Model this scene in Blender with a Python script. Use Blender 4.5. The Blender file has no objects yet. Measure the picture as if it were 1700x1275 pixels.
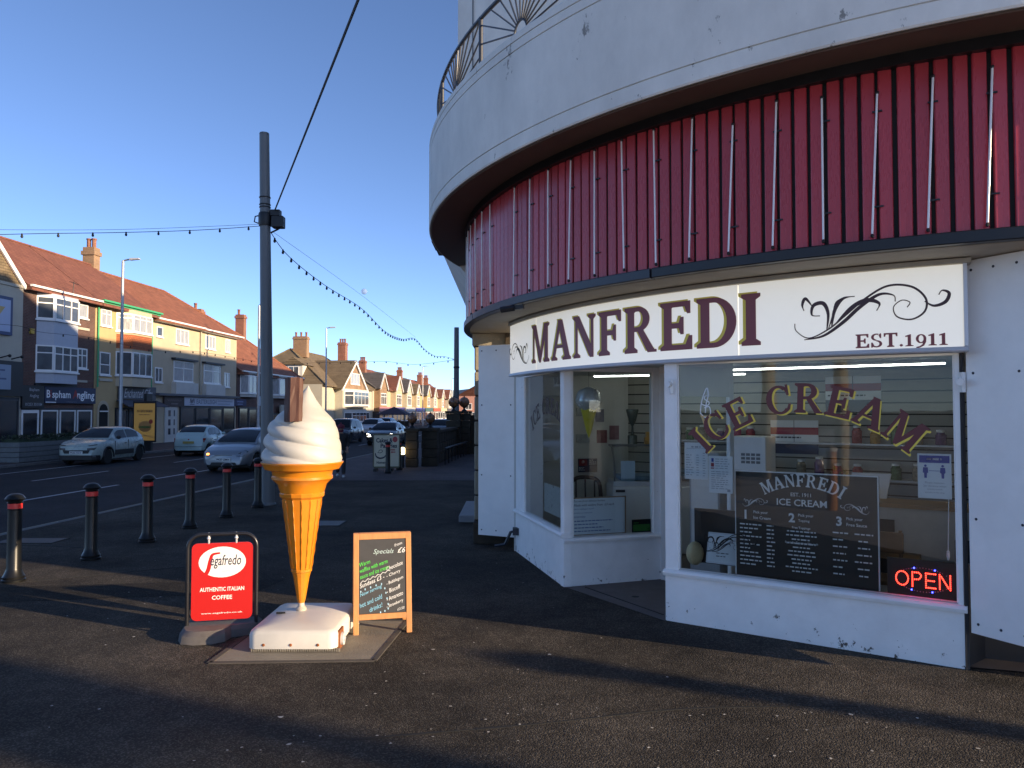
import bpy, bmesh, math, random
from math import sin, cos, pi, radians as R, sqrt, atan2, hypot
from mathutils import Vector, Matrix
random.seed(7)
scene = bpy.context.scene
COL = scene.collection

# ------------------------------------------------------------------ camera, sky, sun, exposure
cam_d = bpy.data.cameras.new('camera'); cam = bpy.data.objects.new('camera', cam_d); COL.objects.link(cam)
cam.location = (0, 0, 2.05); cam.rotation_euler = (R(92.0), 0, 0)
cam_d.sensor_width = 36; cam_d.lens = 27.19; cam_d.clip_start = .05; cam_d.clip_end = 9000
scene.camera = cam
SUN_EL, SUN_AZ = R(12.3), R(-25.0)          # azimuth is the angle from +X towards +Y of the direction to the sun
to_sun = Vector((cos(SUN_EL)*cos(SUN_AZ), cos(SUN_EL)*sin(SUN_AZ), sin(SUN_EL)))
world = bpy.data.worlds.new('World'); scene.world = world; world.use_nodes = True
wn = world.node_tree; wn.nodes.clear()
sky = wn.nodes.new('ShaderNodeTexSky'); sky.sky_type = 'NISHITA'; sky.sun_disc = False
sky.sun_elevation = SUN_EL; sky.sun_rotation = pi/2 - SUN_AZ
sky.air_density = .42; sky.dust_density = .2; sky.ozone_density = 1.6; sky.altitude = 10
bg = wn.nodes.new('ShaderNodeBackground'); bg.inputs['Strength'].default_value = .09
wo = wn.nodes.new('ShaderNodeOutputWorld')
tint = wn.nodes.new('ShaderNodeMix'); tint.data_type = 'RGBA'; tint.blend_type = 'MULTIPLY'; tint.inputs[0].default_value = 1; tint.inputs[7].default_value = (.94, .955, 1.02, 1)   # white balance of the whole sky
wn.links.new(sky.outputs[0], tint.inputs[6]); wn.links.new(tint.outputs[2], bg.inputs['Color']); wn.links.new(bg.outputs[0], wo.inputs['Surface'])
sun_d = bpy.data.lights.new('sun', 'SUN'); sun_d.energy = 2.85; sun_d.angle = R(.53); sun_d.color = (1.0, .77, .50)
sun = bpy.data.objects.new('sun', sun_d); COL.objects.link(sun); sun.location = (30, -15, 20)
sun.rotation_euler = to_sun.to_track_quat('Z', 'Y').to_euler()
scene.view_settings.view_transform = 'Standard'; scene.view_settings.look = 'None'
scene.view_settings.exposure = 1.72; scene.view_settings.gamma = 1; scene.view_settings.use_curve_mapping = False

# ------------------------------------------------------------------ materials
MATS = {}
def mat(name, col, rough=.6, metal=0, spec=.5, var=0, vscale=6, bump=0, bscale=40, emis=None, estr=0, coat=0, dirt=None, dscale=9, dthr=.68, stretch=None, bdist=.01, low=0, objvar=0):
    if name in MATS: return MATS[name]
    m = bpy.data.materials.new(name); m.use_nodes = True; MATS[name] = m
    nt = m.node_tree; b = nt.nodes['Principled BSDF']; L = nt.links.new; N = nt.nodes.new
    b.inputs['Base Color'].default_value = (*col, 1); b.inputs['Roughness'].default_value = rough
    b.inputs['Metallic'].default_value = metal; b.inputs['Specular IOR Level'].default_value = spec
    b.inputs['Coat Weight'].default_value = coat; b.inputs['Coat Roughness'].default_value = .08
    m.diffuse_color = (*col, 1)
    if emis: b.inputs['Emission Color'].default_value = (*emis, 1); b.inputs['Emission Strength'].default_value = estr
    if var or bump or dirt:
        tc = N('ShaderNodeTexCoord'); src = tc.outputs['Object']
        if stretch:
            mp = N('ShaderNodeMapping'); mp.inputs['Scale'].default_value = stretch; L(src, mp.inputs[0]); src = mp.outputs[0]
    last = None
    if var:
        n = N('ShaderNodeTexNoise'); n.inputs['Scale'].default_value = vscale; n.inputs['Detail'].default_value = 6; n.inputs['Roughness'].default_value = .65
        L(src, n.inputs['Vector'])
        mr = N('ShaderNodeMapRange'); mr.inputs[1].default_value = .3; mr.inputs[2].default_value = .7
        mr.inputs[3].default_value = 1-var; mr.inputs[4].default_value = 1+var; L(n.outputs[0], mr.inputs[0])
        mx = N('ShaderNodeMix'); mx.data_type = 'RGBA'; mx.blend_type = 'MULTIPLY'; mx.inputs[0].default_value = 1
        mx.inputs[6].default_value = (*col, 1); L(mr.outputs[0], mx.inputs[7]); last = mx.outputs[2]
        rr = N('ShaderNodeMapRange'); rr.inputs[3].default_value = max(0, rough-.1); rr.inputs[4].default_value = min(1, rough+.1)
        L(n.outputs[0], rr.inputs[0]); L(rr.outputs[0], b.inputs['Roughness'])
    if dirt:
        n2 = N('ShaderNodeTexNoise'); n2.inputs['Scale'].default_value = dscale; n2.inputs['Detail'].default_value = 8; n2.inputs['Roughness'].default_value = .7
        L(src, n2.inputs['Vector'])
        val = n2.outputs[0]
        if low:                                    # more chips and splashed dirt close to the ground
            ge = N('ShaderNodeNewGeometry'); sx = N('ShaderNodeSeparateXYZ'); L(ge.outputs['Position'], sx.inputs[0])
            mz = N('ShaderNodeMapRange'); mz.inputs[1].default_value = 0; mz.inputs[2].default_value = .30; mz.inputs[3].default_value = low; mz.inputs[4].default_value = 0; L(sx.outputs[2], mz.inputs[0])
            ad = N('ShaderNodeMath'); ad.operation = 'ADD'; L(val, ad.inputs[0]); L(mz.outputs[0], ad.inputs[1]); val = ad.outputs[0]
        m2 = N('ShaderNodeMapRange'); m2.inputs[1].default_value = dthr; m2.inputs[2].default_value = dthr+.03; L(val, m2.inputs[0])
        mx2 = N('ShaderNodeMix'); mx2.data_type = 'RGBA'; L(m2.outputs[0], mx2.inputs[0])
        if last: L(last, mx2.inputs[6])
        else: mx2.inputs[6].default_value = (*col, 1)
        mx2.inputs[7].default_value = (*dirt, 1); last = mx2.outputs[2]
    if objvar:
        oi = N('ShaderNodeObjectInfo'); mo = N('ShaderNodeMapRange'); mo.inputs[3].default_value = 1-objvar; mo.inputs[4].default_value = 1+objvar; L(oi.outputs['Random'], mo.inputs[0])
        mm_ = N('ShaderNodeMix'); mm_.data_type = 'RGBA'; mm_.blend_type = 'MULTIPLY'; mm_.inputs[0].default_value = 1
        if last: L(last, mm_.inputs[6])
        else: mm_.inputs[6].default_value = (*col, 1)
        L(mo.outputs[0], mm_.inputs[7]); last = mm_.outputs[2]
    if last: L(last, b.inputs['Base Color'])
    if bump:
        nb = N('ShaderNodeTexNoise'); nb.inputs['Scale'].default_value = bscale; nb.inputs['Detail'].default_value = 5; L(src, nb.inputs['Vector'])
        bp = N('ShaderNodeBump'); bp.inputs['Strength'].default_value = bump; bp.inputs['Distance'].default_value = bdist
        L(nb.outputs[0], bp.inputs['Height']); L(bp.outputs[0], b.inputs['Normal'])
    return m

def mat_asphalt(name, base, tint, spk=.35, rough=.75):
    m = bpy.data.materials.new(name); m.use_nodes = True; MATS[name] = m
    nt = m.node_tree; b = nt.nodes['Principled BSDF']; L = nt.links.new; N = nt.nodes.new
    tc = N('ShaderNodeTexCoord'); src = tc.outputs['Object']
    def noise(sc, det=6, ro=.6):
        n = N('ShaderNodeTexNoise'); n.inputs['Scale'].default_value = sc; n.inputs['Detail'].default_value = det; n.inputs['Roughness'].default_value = ro
        L(src, n.inputs['Vector']); return n.outputs[0]
    big = noise(.55, 5); mid = noise(4, 6, .7)
    r1 = N('ShaderNodeValToRGB'); L(big, r1.inputs[0])
    r1.color_ramp.elements[0].position = .35; r1.color_ramp.elements[1].position = .68
    r1.color_ramp.elements[0].color = (*base, 1); r1.color_ramp.elements[1].color = (*tint, 1)
    mr = N('ShaderNodeMapRange'); mr.inputs[1].default_value = .3; mr.inputs[2].default_value = .7; mr.inputs[3].default_value = .72; mr.inputs[4].default_value = 1.3; L(mid, mr.inputs[0])
    mx = N('ShaderNodeMix'); mx.data_type = 'RGBA'; mx.blend_type = 'MULTIPLY'; mx.inputs[0].default_value = 1; L(r1.outputs[0], mx.inputs[6]); L(mr.outputs[0], mx.inputs[7])
    vo = N('ShaderNodeTexVoronoi'); vo.inputs['Scale'].default_value = 95; L(src, vo.inputs['Vector'])
    wn_ = N('ShaderNodeTexWhiteNoise'); L(vo.outputs['Position'], wn_.inputs['Vector'])
    ms = N('ShaderNodeMapRange'); ms.inputs[1].default_value = .55; ms.inputs[2].default_value = 1; ms.inputs[3].default_value = 1-spk*.6; ms.inputs[4].default_value = 1+spk*3.2; L(wn_.outputs[0], ms.inputs[0])
    mx2 = N('ShaderNodeMix'); mx2.data_type = 'RGBA'; mx2.blend_type = 'MULTIPLY'; mx2.inputs[0].default_value = 1; L(mx.outputs[2], mx2.inputs[6]); L(ms.outputs[0], mx2.inputs[7])
    L(mx2.outputs[2], b.inputs['Base Color'])
    rr = N('ShaderNodeMapRange'); rr.inputs[3].default_value = rough-.15; rr.inputs[4].default_value = min(1, rough+.15); L(mid, rr.inputs[0]); L(rr.outputs[0], b.inputs['Roughness'])
    b.inputs['Specular IOR Level'].default_value = .08
    bp = N('ShaderNodeBump'); bp.inputs['Strength'].default_value = .9; bp.inputs['Distance'].default_value = .006
    ad = N('ShaderNodeMath'); ad.operation = 'SUBTRACT'; L(mid, ad.inputs[0]); L(vo.outputs['Distance'], ad.inputs[1])
    L(ad.outputs[0], bp.inputs['Height']); L(bp.outputs[0], b.inputs['Normal'])
    return m

def mat_tiles(name, col, col2, row=.22, colw=.2, offset=.5, mortar=.015, mcol=None, bump=.6, ax='yz', rough=.8):
    """courses of tiles or bricks by a Brick texture; ax picks which object axes are (along, up)"""
    m = bpy.data.materials.new(name); m.use_nodes = True; MATS[name] = m
    nt = m.node_tree; b = nt.nodes['Principled BSDF']; L = nt.links.new; N = nt.nodes.new
    tc = N('ShaderNodeTexCoord'); sp = N('ShaderNodeSeparateXYZ'); cb = N('ShaderNodeCombineXYZ'); L(tc.outputs['Object'], sp.inputs[0])
    if ax == 'wrap':
        ad = N('ShaderNodeMath'); ad.operation = 'ADD'; L(sp.outputs[0], ad.inputs[0]); L(sp.outputs[1], ad.inputs[1]); L(ad.outputs[0], cb.inputs[0])
    else: L(sp.outputs['xyz'.index(ax[0])], cb.inputs[0])
    L(sp.outputs[2], cb.inputs[1])
    br = N('ShaderNodeTexBrick'); br.inputs['Scale'].default_value = 1; br.inputs['Brick Width'].default_value = colw; br.inputs['Row Height'].default_value = row
    br.inputs['Mortar Size'].default_value = mortar; br.offset = offset; L(cb.outputs[0], br.inputs['Vector'])
    br.inputs['Color1'].default_value = (*col, 1); br.inputs['Color2'].default_value = (*col2, 1)
    br.inputs['Mortar'].default_value = (*(mcol or [c*.5 for c in col]), 1)
    n = N('ShaderNodeTexNoise'); n.inputs['Scale'].default_value = 1.2; n.inputs['Detail'].default_value = 7; n.inputs['Roughness'].default_value = .7; L(tc.outputs['Object'], n.inputs['Vector'])
    mr = N('ShaderNodeMapRange'); mr.inputs[1].default_value = .3; mr.inputs[2].default_value = .7; mr.inputs[3].default_value = .75; mr.inputs[4].default_value = 1.25; L(n.outputs[0], mr.inputs[0])
    mx = N('ShaderNodeMix'); mx.data_type = 'RGBA'; mx.blend_type = 'MULTIPLY'; mx.inputs[0].default_value = 1; L(br.outputs[0], mx.inputs[6]); L(mr.outputs[0], mx.inputs[7])
    L(mx.outputs[2], b.inputs['Base Color']); b.inputs['Roughness'].default_value = rough
    bp = N('ShaderNodeBump'); bp.inputs['Strength'].default_value = bump; bp.inputs['Distance'].default_value = .03; bp.invert = True
    L(br.outputs['Fac'], bp.inputs['Height']); L(bp.outputs[0], b.inputs['Normal'])
    return m

def mat_glass(name, tint=(1, 1, 1), ior=1.5, boost=1.0):
    m = bpy.data.materials.new(name); m.use_nodes = True; MATS[name] = m
    nt = m.node_tree; nt.nodes.clear(); L = nt.links.new; N = nt.nodes.new
    o = N('ShaderNodeOutputMaterial'); mx = N('ShaderNodeMixShader'); t = N('ShaderNodeBsdfTransparent'); g = N('ShaderNodeBsdfGlossy')
    fr = N('ShaderNodeFresnel'); fr.inputs[0].default_value = ior; mu = N('ShaderNodeMath'); mu.operation = 'MULTIPLY'; mu.inputs[1].default_value = boost; mu.use_clamp = True
    L(fr.outputs[0], mu.inputs[0]); L(mu.outputs[0], mx.inputs[0]); t.inputs[0].default_value = (*tint, 1); g.inputs['Roughness'].default_value = .0
    n = N('ShaderNodeTexNoise'); n.inputs['Scale'].default_value = 1.3; bp = N('ShaderNodeBump'); bp.inputs['Strength'].default_value = .02; bp.inputs['Distance'].default_value = .05
    tc = N('ShaderNodeTexCoord'); L(tc.outputs['Object'], n.inputs['Vector']); L(n.outputs[0], bp.inputs['Height']); L(bp.outputs[0], g.inputs['Normal'])
    L(t.outputs[0], mx.inputs[1]); L(g.outputs[0], mx.inputs[2]); L(mx.outputs[0], o.inputs[0]); return m

WHITE = mat('white_paint', (.84, .83, .81), .45, var=.06, vscale=2.5, bump=.05, bscale=60, dirt=(.16, .14, .12), dscale=5.5, dthr=.72, low=.05)
WHITECLEAN = mat('white_upvc', (.78, .78, .77), .35, var=.03)
WORN = mat('worn_white_paint', (.84, .83, .81), .5, var=.07, vscale=3, bump=.12, bscale=45, dirt=(.10, .085, .07), dscale=9, dthr=.69, low=.12)
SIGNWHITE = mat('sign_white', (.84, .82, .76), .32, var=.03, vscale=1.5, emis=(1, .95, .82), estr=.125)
TRIM = mat('aluminium_trim', (.60, .60, .62), .4, metal=.3, var=.05)
CONC = mat('painted_concrete', (.70, .68, .63), .75, var=.13, vscale=1.6, bump=.15, bscale=25, dirt=(.25, .24, .22), dscale=4.2, dthr=.635, stretch=(1,1,.6))
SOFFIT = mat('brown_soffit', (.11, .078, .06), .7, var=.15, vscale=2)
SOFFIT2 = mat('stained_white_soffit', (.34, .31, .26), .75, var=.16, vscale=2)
BLACKM = mat('black_metal', (.010, .011, .014), .45, var=.2)
RAILM = mat('dark_grey_rail', (.03, .034, .045), .45, var=.2)
RED = mat('red_cladding', (.42, .042, .055), .28, var=.13, vscale=3, stretch=(1, 1, .15), objvar=.13, dirt=(.16,.012,.02), dscale=11, dthr=.70)
TUBE = mat('neon_glass', (.82, .78, .76), .10, spec=1)
MAROON = mat('maroon_lettering', (.25, .055, .062), .45)
WINRED = mat('window_maroon', (.12, .018, .022), .4)
GOLD = mat('gold_outline', (.86, .64, .08), .45)
STONE = mat('sandstone', (.30, .26, .19), .85, var=.22, vscale=3, bump=.5, bscale=14)
DARKSTONE = mat('dark_stone', (.050, .038, .026), .9, var=.35, vscale=4, bump=.7, bscale=10)
GREYCONC = mat('grey_concrete', (.20, .18, .145), .85, var=.2, vscale=3, bump=.4, bscale=60)
BLACK = mat('matt_black', (.008, .008, .008), .8)
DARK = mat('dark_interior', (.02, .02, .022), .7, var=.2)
STEEL = mat('grey_steel_pole', (.15, .155, .16), .5, metal=.2, var=.15, vscale=2, stretch=(1, 1, .2))
GALV = mat('galvanised_steel', (.42, .43, .44), .4, metal=.5, var=.1)
RUBBER = mat('grey_rubber', (.11, .10, .095), .8, var=.2, bump=.2)
PAPER = mat('paper', (.74, .77, .80), .7)
INK = mat('ink', (.03, .035, .06), .7)
BOARDBLACK = mat('blackboard', (.012, .013, .016), .35, var=.15)
CHALK = mat('chalkboard', (.045, .045, .047), .7, var=.15, vscale=8)
MENUWHITE = mat('menu_white', (.84, .86, .88), .5)
GLASS = mat_glass('window_glass', (.88, .92, .91), 1.5, 1.25)
HOUSEGLASS = mat('house_glass', (.06, .07, .085), .04, spec=1.0, var=.5, vscale=.9)
CURTAIN = mat('net_curtain_glass', (.32, .33, .34), .06, spec=.9, var=.3, vscale=6, stretch=(1, 3, .4))
ASPH = mat_asphalt('pavement_asphalt', (.031, .028, .025), (.074, .065, .054), .30, .9)
ROADM = mat_asphalt('road_asphalt', (.028, .028, .031), (.042, .042, .045), .2)
PAVE = mat_asphalt('pavement_paving', (.085, .072, .075), (.12, .10, .098), .1)
LINE = mat('road_line_white', (.42, .43, .44), .7, var=.25, vscale=5)
YELLOW = mat('road_line_yellow', (.34, .30, .17), .7, var=.25, vscale=5)
KERB = mat('kerb_stone', (.13, .125, .12), .8, var=.2, bump=.3)

# ------------------------------------------------------------------ mesh helpers
class MB:
    def __init__(s): s.v = []; s.f = []; s.m = []
    def add(s, vs, fs, mi=0):
        o = len(s.v); s.v += [tuple(p) for p in vs]; s.f += [tuple(i+o for i in f) for f in fs]; s.m += [mi]*len(fs); return s
    def box(s, x0, x1, y0, y1, z0, z1, mi=0):
        return s.add([(x0,y0,z0),(x1,y0,z0),(x1,y1,z0),(x0,y1,z0),(x0,y0,z1),(x1,y0,z1),(x1,y1,z1),(x0,y1,z1)],
                     [(3,2,1,0),(4,5,6,7),(0,1,5,4),(1,2,6,5),(2,3,7,6),(3,0,4,7)], mi)
    def bar(s, p, q, w, d, up=(0,0,1), mi=0):
        """box from p to q, w wide across, d deep along up"""
        p, q = Vector(p), Vector(q); t = (q-p).normalized(); u = Vector(up); a = t.cross(u)
        if a.length < 1e-4: a = t.cross(Vector((1,0,0)))
        a.normalize(); b = a.cross(t).normalized(); a *= w/2; b *= d/2
        return s.add([p-a-b,p+a-b,p+a+b,p-a+b,q-a-b,q+a-b,q+a+b,q-a+b],[(0,1,2,3),(7,6,5,4),(0,4,5,1),(1,5,6,2),(2,6,7,3),(3,7,4,0)], mi)
    def prism(s, pts, off, mi=0):
        n = len(pts); off = Vector(off); a = [Vector(p) for p in pts]
        return s.add(a+[p+off for p in a], [tuple(range(n))[::-1], tuple(range(n, 2*n))]+[(i,(i+1)%n,(i+1)%n+n,i+n) for i in range(n)], mi)
    def poly(s, pts, mi=0): return s.add(pts, [tuple(range(len(pts)))], mi)
    def tube(s, path, r, n=8, mi=0, cap=True):
        P = [Vector(p) for p in path]; k = len(P); rs = r if isinstance(r, (list, tuple)) else [r]*k
        o = len(s.v); ref = None; vs = []; fs = []
        for i in range(k):
            t = (P[min(i+1,k-1)]-P[max(i-1,0)]).normalized()
            if ref is None:
                ref = t.cross(Vector((0,0,1)))
                if ref.length < 1e-3: ref = t.cross(Vector((1,0,0)))
            a = (ref - t*ref.dot(t)).normalized(); ref = a; b = t.cross(a)
            vs += [P[i]+(a*cos(2*pi*j/n)+b*sin(2*pi*j/n))*rs[i] for j in range(n)]
        for i in range(k-1):
            fs += [(i*n+j, i*n+(j+1)%n, (i+1)*n+(j+1)%n, (i+1)*n+j) for j in range(n)]
        if cap: fs += [tuple(range(n))[::-1], tuple((k-1)*n+j for j in range(n))]
        return s.add(vs, fs, mi)
    def lathe(s, prof, n=24, c=(0,0,0), mi=0, cap=True):
        vs = []; fs = []; k = len(prof)
        for r, z in prof: vs += [(c[0]+r*cos(2*pi*j/n), c[1]+r*sin(2*pi*j/n), c[2]+z) for j in range(n)]
        for i in range(k-1): fs += [(i*n+j, i*n+(j+1)%n, (i+1)*n+(j+1)%n, (i+1)*n+j) for j in range(n)]
        if cap: fs += [tuple(range(n))[::-1], tuple((k-1)*n+j for j in range(n))]
        return s.add(vs, fs, mi)
    def ball(s, c, r, n=10, m=6, sq=(1,1,1), mi=0):
        prof = [(max(1e-4, sin(pi*i/m)), -cos(pi*i/m)) for i in range(m+1)]
        vs = []; fs = []
        for a, z in prof: vs += [(c[0]+r*sq[0]*a*cos(2*pi*j/n), c[1]+r*sq[1]*a*sin(2*pi*j/n), c[2]+r*sq[2]*z) for j in range(n)]
        for i in range(m): fs += [(i*n+j, i*n+(j+1)%n, (i+1)*n+(j+1)%n, (i+1)*n+j) for j in range(n)]
        return s.add(vs, fs, mi)
    def ring(s, r0, r1, z0, z1, a0, a1, n, c=(0,0), mi=0):
        """sector of a ring, degrees"""
        vs = []; fs = []
        for i in range(n+1):
            a = R(a0+(a1-a0)*i/n); ca, sa = cos(a), sin(a)
            vs += [(c[0]+r0*ca,c[1]+r0*sa,z0),(c[0]+r1*ca,c[1]+r1*sa,z0),(c[0]+r1*ca,c[1]+r1*sa,z1),(c[0]+r0*ca,c[1]+r0*sa,z1)]
        for i in range(n):
            for j in range(4): fs.append((i*4+j, (i+1)*4+j, (i+1)*4+(j+1)%4, i*4+(j+1)%4))
        fs += [(0,1,2,3), (n*4+3,n*4+2,n*4+1,n*4)]
        return s.add(vs, fs, mi)
    def build(s, name, mats, parent=None, loc=(0,0,0), smooth=None, bevel=0, rot=None, fix=True):
        me = bpy.data.meshes.new(name); off = Vector(loc)
        me.from_pydata([Vector(p)-off for p in s.v], [], s.f)
        for m in (mats if isinstance(mats, (list, tuple)) else [mats]): me.materials.append(m)
        if len(me.materials) > 1: me.polygons.foreach_set('material_index', s.m)
        if fix:
            bm = bmesh.new(); bm.from_mesh(me); bmesh.ops.recalc_face_normals(bm, faces=bm.faces[:]); bm.to_mesh(me); bm.free()
        if smooth:
            me.polygons.foreach_set('use_smooth', [True]*len(me.polygons)); me.set_sharp_from_angle(angle=R(smooth))
        me.update()
        o = bpy.data.objects.new(name, me); COL.objects.link(o); o.parent = parent
        if parent is None: o.location = loc
        else: o.location = Vector((0,0,0))
        if rot: o.rotation_euler = rot
        if bevel:
            bv = o.modifiers.new('bevel', 'BEVEL'); bv.width = bevel; bv.segments = 2; bv.limit_method = 'ANGLE'; bv.angle_limit = R(40)
        return o
def tag(o, label=None, cat=None, group=None, kind=None):
    if label: o['label'] = label
    if cat: o['category'] = cat
    if group: o['group'] = group
    if kind: o['kind'] = kind
    return o
def thing(name, label, cat, loc=(0,0,0), rz=0, group=None):
    o = bpy.data.objects.new(name, None); COL.objects.link(o); o.location = loc; o.rotation_euler = (0,0,rz)
    o.empty_display_size = .2
    return tag(o, label, cat, group)
class Part:
    """collects geometry given in world coordinates and links it under an unrotated thing"""
def wb(mb, name, mats, parent, **k):      # build in world coordinates under a thing that has no rotation
    p = parent; l = Vector((0,0,0))
    while p is not None: l += p.location; p = p.parent
    return mb.build(name, mats, parent, loc=l, **k)
def copy_tree(o, parent=None):
    c = o.copy(); COL.objects.link(c); c.parent = parent
    for ch in list(o.children): copy_tree(ch, c)
    return c
def struct(mb, name, mats, **k): return tag(mb.build(name, mats, **k), kind='structure')

# flat lettering ------------------------------------------------------------------------------
def text_pts(txt, shear=0, spacing=1, bold=0):
    cu = bpy.data.curves.new('tmp_text', 'FONT'); cu.body = txt; cu.size = 1; cu.shear = shear; cu.space_character = spacing
    cu.resolution_u = 2; cu.offset = bold; cu.fill_mode = 'FRONT'
    ob = bpy.data.objects.new('tmp_text', cu); COL.objects.link(ob)
    bpy.context.view_layer.update()
    me = bpy.data.meshes.new_from_object(ob.evaluated_get(bpy.context.evaluated_depsgraph_get()))
    vs = [(v.co.x, v.co.y) for v in me.vertices]; fs = [tuple(p.vertices) for p in me.polygons]
    bpy.data.objects.remove(ob); bpy.data.curves.remove(cu); bpy.data.meshes.remove(me)
    return vs, fs
def fit(vs, w=None, h=None, x=0, y=0, align='L', keep=False):
    x0 = min(v[0] for v in vs); x1 = max(v[0] for v in vs); y0 = min(v[1] for v in vs); y1 = max(v[1] for v in vs)
    sx = w/(x1-x0) if w else None; sy = h/(y1-y0) if h else None
    sx = sx or sy; sy = sy or sx
    ox = {'L': x0, 'C': (x0+x1)/2, 'R': x1}[align]
    return [((a-ox)*sx+x, (b-y0)*sy+y) for a, b in vs]
class Flat:
    """2-D marks laid on a surface through a map(u, v, lift) -> point"""
    def __init__(s, mp): s.mp = mp; s.mb = MB()
    def text(s, txt, x, y, w=None, h=None, align='L', shear=0, mi=0, lift=.0, bold=0, rot=0, spacing=1):
        vs, fs = text_pts(txt, shear, spacing, bold); vs = fit(vs, w, h, 0, 0, align)
        if rot: vs = [(a*cos(rot)-b*sin(rot), a*sin(rot)+b*cos(rot)) for a, b in vs]
        s.mb.add([s.mp(a+x, b+y, lift) for a, b in vs], fs, mi); return s
    def rect(s, x0, x1, y0, y1, mi=0, lift=0): s.mb.add([s.mp(x0,y0,lift),s.mp(x1,y0,lift),s.mp(x1,y1,lift),s.mp(x0,y1,lift)], [(0,1,2,3)], mi); return s
    def poly(s, pts, mi=0, lift=0): s.mb.add([s.mp(a,b,lift) for a,b in pts], [tuple(range(len(pts)))], mi); return s
    def strip(s, pts, ws, mi=0, lift=0):
        """ribbon of varying width along pts"""
        n = len(pts); vs = []
        for i in range(n):
            a = pts[max(0,i-1)]; b = pts[min(n-1,i+1)]; t = Vector((b[0]-a[0], b[1]-a[1])); t.normalize()
            w = (ws[i] if isinstance(ws,(list,tuple)) else ws)/2
            vs += [s.mp(pts[i][0]-t.y*w, pts[i][1]+t.x*w, lift), s.mp(pts[i][0]+t.y*w, pts[i][1]-t.x*w, lift)]
        s.mb.add(vs, [(2*i,2*i+1,2*i+3,2*i+2) for i in range(n-1)], mi); return s
    def disc(s, x, y, r, n=12, mi=0, lift=0, ry=None): return s.poly([(x+r*cos(2*pi*i/n), y+(ry or r)*sin(2*pi*i/n)) for i in range(n)], mi, lift)
    def done(s, name, mats, parent, world=True):
        if world: return wb(s.mb, name, mats, parent, fix=False)
        return s.mb.build(name, mats, parent, fix=False)
def bez(pts, n=10):
    """smooth polyline through points (Catmull-Rom)"""
    P = [Vector((*p, 0)[:3]) if len(p) == 2 else Vector(p) for p in pts]; out = []
    for i in range(len(P)-1):
        p0, p1, p2, p3 = P[max(0,i-1)], P[i], P[i+1], P[min(len(P)-1,i+2)]
        for j in range(n):
            t = j/n; out.append(.5*((2*p1)+(p2-p0)*t+(2*p0-5*p1+4*p2-p3)*t*t+(3*p1-p0-3*p2+p3)*t**3))
    out.append(P[-1]); return out
def bez2(pts, n=10): return [(p.x, p.y) for p in bez(pts, n)]

# serif capitals drawn as strokes, unit height, y up; each is a list of polygons and its width --------------
def arc(cx, cy, rx, ry, a0, a1, w0, w1, n=16):
    """crescent band: w0 is the thickness at the top and bottom, w1 at the sides"""
    o, i = [], []
    for k in range(n+1):
        a = R(a0+(a1-a0)*k/n); o.append((cx+rx*cos(a), cy+ry*sin(a))); i.append((cx+(rx-w1)*cos(a), cy+(ry-w0)*sin(a)))
    return [[o[k], o[k+1], i[k+1], i[k]] for k in range(n)]
def stem(x, w=.2, y0=0, y1=1, sl=.09, sr=.09):
    """upright with bracketed wedge serifs"""
    h = .065; b = .06
    p = [(x-sl, y0), (x+w+sr, y0), (x+w+sr, y0+h), (x+w, y0+h+b), (x+w, y1-h-b), (x+w+sr, y1-h), (x+w+sr, y1), (x-sl, y1), (x-sl, y1-h), (x, y1-h-b), (x, y0+h+b), (x-sl, y0+h)]
    return [p]
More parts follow.
